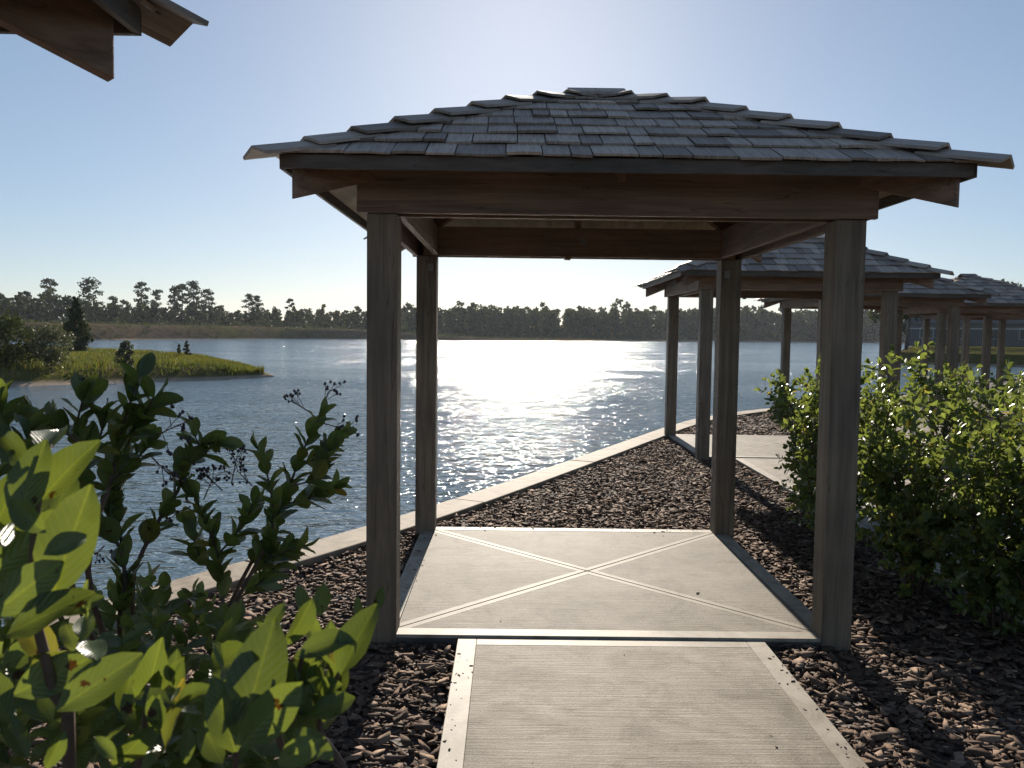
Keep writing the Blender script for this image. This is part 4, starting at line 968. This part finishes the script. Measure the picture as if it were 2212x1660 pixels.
# distant woods: trees too many and too far to tell apart
def woods():
    rg = np.random.default_rng(5); crowns, trunks = [], MB()
    PXS = [-330, 0, 200, 500, 700, 860, 1000, 1300, 1900, 2400]; DS = [185, 205, 218, 240, 262, 292, 305, 325, 398, 430]
    px = -330.0
    while px < 2400:
        d0 = float(np.interp(px, PXS, DS)); px += 2.1*FPX/d0*rg.uniform(0.7, 1.3)
        for row in range(5):
            x = px + rg.uniform(-9, 9); d = d0 + row*6 + rg.uniform(-2, 2); p = at(x, 720, d)
            kl = float(np.interp(x, [650, 900], [1, 0]))           # left part: lower trees on the berm
            z0 = kl*(berm_h((-70, 0))*0.95 + WATER_Z) + (1-kl)*0.1
            gap = abs(x-1212) < 9
            if gap and row > 1: continue
            h = (kl*rg.uniform(3.4, 6.2) + (1-kl)*rg.uniform(8.6, 10.8)*d/315)*(0.72 if gap else 1)
            h *= 1 + 0.14*mnoise.noise((x*0.012, row*3.1, 9)) + 0.1*mnoise.noise((x*0.05, row*3.1, 5)) + (rg.uniform(0.12, 0.32) if rg.random() < 0.06 else 0)
            if x < 210: h *= 1.25
            w = max(h*rg.uniform(0.30, 0.46), 2.2); cb = 0.16 if kl > .5 else 0.26; nl = 7
            for k in range(nl):
                t = cb + (1-cb)*(k+.5)/nl; an = rg.uniform(0, 6.28); rr = w*0.33*(1.1-0.75*(t-cb)/(1-cb))
                C = np.array([p.x+rr*math.cos(an), p.y+rr*math.sin(an), z0 + h*t])
                crowns.append(blob_faces(C, np.array([w*.32, w*.32, h*.085]), 22, 0.038*h + 0.1, rg))
            if row < 2: trunks.tube([(p.x, p.y, z0-0.6), (p.x, p.y, z0+h*0.85)], [0.014*h, 0.006*h], 4)
        for c_ in range(7):                                    # scrub at the foot
            d = d0 + rg.uniform(-9, 8); p = at(px + rg.uniform(-12, 12), 720, d); kl = float(np.interp(px, [650, 900], [1, 0]))
            h = rg.uniform(1.2, 2.8) if kl > .5 else rg.uniform(2.2, 6.0); z0 = kl*(berm_h((-70, 0))*0.95 + WATER_Z) + (1-kl)*0.1
            crowns.append(blob_faces(np.array([p.x, p.y, z0 + h*0.4]), np.array([h*.75, h*.75, h*.6]), 24, 0.14*h, rg))
    for i in range(len(fl)):
        if not (-130 < fl[i][0] < 40): continue
        for c_ in range(14):
            d = rg.uniform(0.5, 17); q = fl[i] + fn[i]*d + ft[i]*rg.uniform(-2, 2); hb = berm_h(fl[i]); h = rg.uniform(0.25, 0.8)*(1.5 if rg.random() < 0.12 else 1)*(0.5 if fl[i][0] > 0 else 1)
            z = WATER_Z + hb*float(np.interp(d, [0, 0.8, 1.6, 3, 5, 20], [0, .15, .4, .75, 1, 1.05]))
            crowns.append(blob_faces(np.array([q[0], q[1], z + h*0.25]), np.array([h*1.6, h*1.6, h*.55]), 10, 0.3*h, rg))
    o = quads_obj('distant_woods', np.concatenate(crowns), M['broadleaf'], None, rg); tag(o, 'dark line of woods along the far shore of the lake', 'woods', kind='stuff')
    t = trunks.obj('distant_trunks', M['bark']); tag(t, 'thin trunks of the far woods seen under their crowns', 'woods', kind='stuff')
woods()

# ------------------------------------------------------------------ trees and bushes on the peninsula
def bushy(name, px, ybase, d, ytop, wpx, label, mat, cat, lobes=14, dens=120, seed=1, trunks=2, base=0.18, size=0.03, cone=False):
    rg = np.random.default_rng(seed); b_ = at(px, ybase, d); h = (at(px, ytop, d)-b_).length; w = wpx/FPX*d
    root = empty(name, tuple(b_)); tag(root, label, cat, 'bushes and small trees on the peninsula'); Q = []; m = MB()
    for k in range(trunks):
        an = rg.uniform(0, 6.28); e = (w*.18*math.cos(an)*(not cone), w*.18*math.sin(an)*(not cone), h*(0.97 if cone else 0.6)); m.tube([(0.02*k, 0, -0.1), tuple(np.array(e)*[.4, .4, .55]), e], [0.022*h, 0.016*h, 0.004*h], 5)
    for k in range(lobes):
        t = base + (1-base)*(k+.5)/lobes; an = k*2.4 + rg.uniform(-.4, .4)
        env = min(1, (1-t)*1.5+0.16)*rg.uniform(.7, 1.1) if cone else math.sin(math.pi*min(1, max(0.1, (t-base)/(1-base)*0.85+0.12)))**0.7
        rr = w*0.5*env*rg.uniform(0.3, 0.8); C = np.array([rr*math.cos(an), rr*math.sin(an), h*t])
        m.tube([(0, 0, h*t*0.8 if cone else h*base), tuple(C)], [0.007*h, 0.002*h], 4)
        Q.append(blob_faces(C, np.array([1, 1, .75])*(w*.25*(env if cone else 1)*rg.uniform(.6, 1.0)+0.02), dens, size*h, rg))
    m.obj('trunk', M['bark'], root, True); quads_obj('crown', np.concatenate(Q), mat, root, rg)
bushy('young_pine', 166, 768, 60, 643, 58, 'dark young pine standing behind the bushes at the left of the peninsula', M['needle'], 'pine', 34, 150, 31, 1, 0.06, 0.02, True)
bushy('bush', 18, 806, 36.5, 692, 150, 'broad dark bush at the left edge of the peninsula', M['broadleaf'], 'bush', 24, 200, 32, 3, 0.12, 0.022)
bushy('bush', -70, 800, 38, 640, 130, 'tall bush cut off by the left edge of the photo', M['broadleaf'], 'bush', 20, 150, 36, 3, 0.12, 0.024)
bushy('bush', 108, 806, 36.5, 712, 112, 'greyish bush with thin stems right of the broad dark bush', M['greyleaf'], 'bush', 22, 180, 33, 3, 0.25, 0.02)
bushy('bush', 272, 808, 36.5, 740, 46, 'small upright bush in the middle of the grassy peninsula', M['greyleaf'], 'bush', 14, 110, 34, 1, 0.2, 0.03)
bushy('pine_sapling', 403, 768, 52, 737, 18, 'tiny bright green pine sapling, the taller of two on the far edge', M['broadleaf'], 'sapling', 12, 60, 35, 1, 0.05, 0.05, True)
bushy('pine_sapling', 387, 767, 52, 743, 12, 'tiny pine sapling, the shorter of two on the far edge', M['broadleaf'], 'sapling', 10, 50, 37, 1, 0.05, 0.05, True)
# dead stubble near the sandy tip
rg = np.random.default_rng(77); tw = MB(); b0 = at(515, 803, 42)
for k in range(46):
    x = rg.uniform(492, 558); y = 797 + (x-492)*0.17 + rg.uniform(-1.5, 1.5); p = at(x, y, 43.5 - (x-492)*0.01); h = rg.uniform(0.1, 0.34)*(1 - (x-492)/95)
    tw.tube([p-b0, p-b0+Vector((rg.normal(0, .05), rg.normal(0, .05), h))], [0.035, 0.018], 4)
o = tw.obj('dead_stubble', M['bark']); o.location = b0; tag(o, 'dark dead plant stubble near the sandy tip of the peninsula', 'stubble', kind='stuff')

# ------------------------------------------------------------------ far right: grassy bank, fence, palm, building
bankD = 78
def B3(px, z, d): 
    p = at(px, 731, d); return Vector((p.x, p.y, z))
a, b_ = B3(1945, 0, bankD), B3(2700, 0, bankD-14); du = (b_-a).normalized(); dn = Vector((-du.y, du.x, 0))
BV, BF = [], []
for i in range(25):
    for j, (dd, z) in enumerate(((0, WATER_Z-.1), (0.02, 0.42), (0.5, 0.45), (2.5, 0.85), (5, 0.95), (40, 0.9))):
        q = a.lerp(b_, i/24) + dn*dd; BV.append((q.x, q.y, z + (0.1*mnoise.noise((q.x*.6, q.y*.6, 0)) if j > 2 else 0)))
BF = [(i*6+j, (i+1)*6+j, (i+1)*6+j+1, i*6+j+1) for i in range(24) for j in range(5)]
tag(meshobj('cove_bank', BV, BF, M['bank_grass'], None, None, False), kind='structure')
fr_ = a + dn*6 - du*0.3; L = 30
froot = empty('dark_fence', (fr_.x, fr_.y, 0.9)); tag(froot, 'dark picket fence with a pale top rail on the bank at far right', 'fence')
froot.rotation_euler.z = math.atan2(du.y, du.x)
MB().box((0, -.05, 1.74), (L, .05, 1.83)).obj('top_rail', M['rail'], froot)
MB().box((0, -.03, 0.12), (L, .03, 0.2)).obj('bottom_rail', M['fence'], froot)
for i in range(13): MB().box((i*2.5-.05, -.055, -.2), (i*2.5+.05, .055, 1.737)).obj('fence_post', M['fence'], froot)
pk = MB()
for i in range(200):
    if i*0.15 % 2.5 > 0.08: pk.box((i*.15-.022, -.015, 0.205), (i*.15+.022, .015, 1.735))
o = pk.obj('pickets', M['fence'], froot); o['kind'] = 'stuff'
bp = B3(2010, 0.9, 92)
bl = empty('pavilion_building', (bp.x+9, bp.y+4, 0.8)); bl.name = 'low_building'; tag(bl, 'pale low building behind the dark fence at far right', 'building')
bl.rotation_euler.z = math.atan2(du.y, du.x)
MB().box((-9, 0, 0), (14, 6, 2.7)).obj('wall', M['wallpaint'], bl)
MB().hexa([(-9.6, -.6, 2.7), (14.6, -.6, 2.7), (14.6, 6.6, 2.7), (-9.6, 6.6, 2.7), (-7, 2.5, 4.3), (12, 2.5, 4.3), (12, 3.5, 4.3), (-7, 3.5, 4.3)]).obj('roof', M['roofdark'], bl)
for i in range(6):
    w_ = MB().box((-7.5+i*3.4, -.04, 0.9), (-6.0+i*3.4, -.002, 2.2)).obj('window', M['rail'], bl)
    MB().box((-7.4+i*3.4, -.06, 1.0), (-6.1+i*3.4, -.042, 2.1)).obj('pane', M['glassdark'], w_)
# palm
pb = B3(1958, 0.9, 74); pr = empty('palm_tree', tuple(pb)); tag(pr, 'small palm with drooping fronds in front of the dark fence', 'palm', None)
MB().tube([(0, 0, -.2), (.08, 0, 1.4), (.3, 0, 3.0)], [.16, .12, .11], 8).obj('trunk', M['bark'], pr, True)
for k in range(18):
    an = k*2.4; el = rnd.uniform(-.1, 1.1); V, F = [], []; ln = rnd.uniform(0.9, 1.3)
    for i in range(7):
        t = i/6; r_ = ln*t*math.cos(el); z = ln*t*math.sin(el) - 0.75*t*t*ln; c = Vector((.3 + r_*math.cos(an), r_*math.sin(an), 3.0+z)); s = Vector((-math.sin(an), math.cos(an), 0))*0.22*math.sin(math.pi*(0.12+0.86*t))
        V += [c-s-Vector((0, 0, .08)), c, c+s-Vector((0, 0, .08))]
        if i: F += [(3*i-3, 3*i-2, 3*i+1, 3*i), (3*i-2, 3*i-1, 3*i+2, 3*i+1)]
    meshobj('frond', V, F, M['broadleaf'], pr)
rg = np.random.default_rng(8)
for i, (px, d, h, lab) in enumerate(((1975, 112, 7.5, 'dark tree behind the fence beside the palm'), (2045, 115, 8.5, 'dark tree behind the low building, left of centre'), (2110, 112, 8, 'dark tree behind the low building, middle'), (2180, 110, 8.5, 'dark tree behind the low building at the right edge'), (1935, 120, 7.5, 'dark tree at the left end of the fence'))):
    b0 = B3(px, 0.8, d); root = empty('broadleaf_tree', tuple(b0)); tag(root, lab, 'tree', 'dark trees behind the fence'); m = MB().tube([(0, 0, -.3), (0.1, 0, h*.5), (0, .1, h*.8)], [.2, .14, .05], 6); Q = []
    for k in range(14):
        C = np.array([rg.normal(0, 1.3), rg.normal(0, 1.3), h*(0.3+0.65*(k+.5)/14)]); Q.append(blob_faces(C, np.array([1.5, 1.5, .9]), 60, .25, rg)); m.tube([(0, 0, h*.4), tuple(C)], [.06, .02], 4)
    m.obj('trunk', M['bark'], root, True); quads_obj('crown', np.concatenate(Q), M['broadleaf'], root, rg)

# ------------------------------------------------------------------ haze over the lake
hz = MB().box((-1500, -330, -2.8), (1700, 1600, 24)).obj('haze', M['rail']); hz.data.materials.clear()
hm = bpy.data.materials.new('haze_air'); hm.use_nodes = True; hn = hm.node_tree.nodes; hn.remove(hn['Principled BSDF'])
pv = hn.new('ShaderNodeVolumePrincipled'); pv.inputs['Color'].default_value = (0.80, 0.88, 1.0, 1); pv.inputs['Density'].default_value = 0.00013; pv.inputs['Anisotropy'].default_value = 0.3
hm.node_tree.links.new(pv.outputs[0], hn['Material Output'].inputs['Volume']); hz.data.materials.append(hm); tag(hz, 'thin pale haze over the lake', 'haze', kind='stuff')
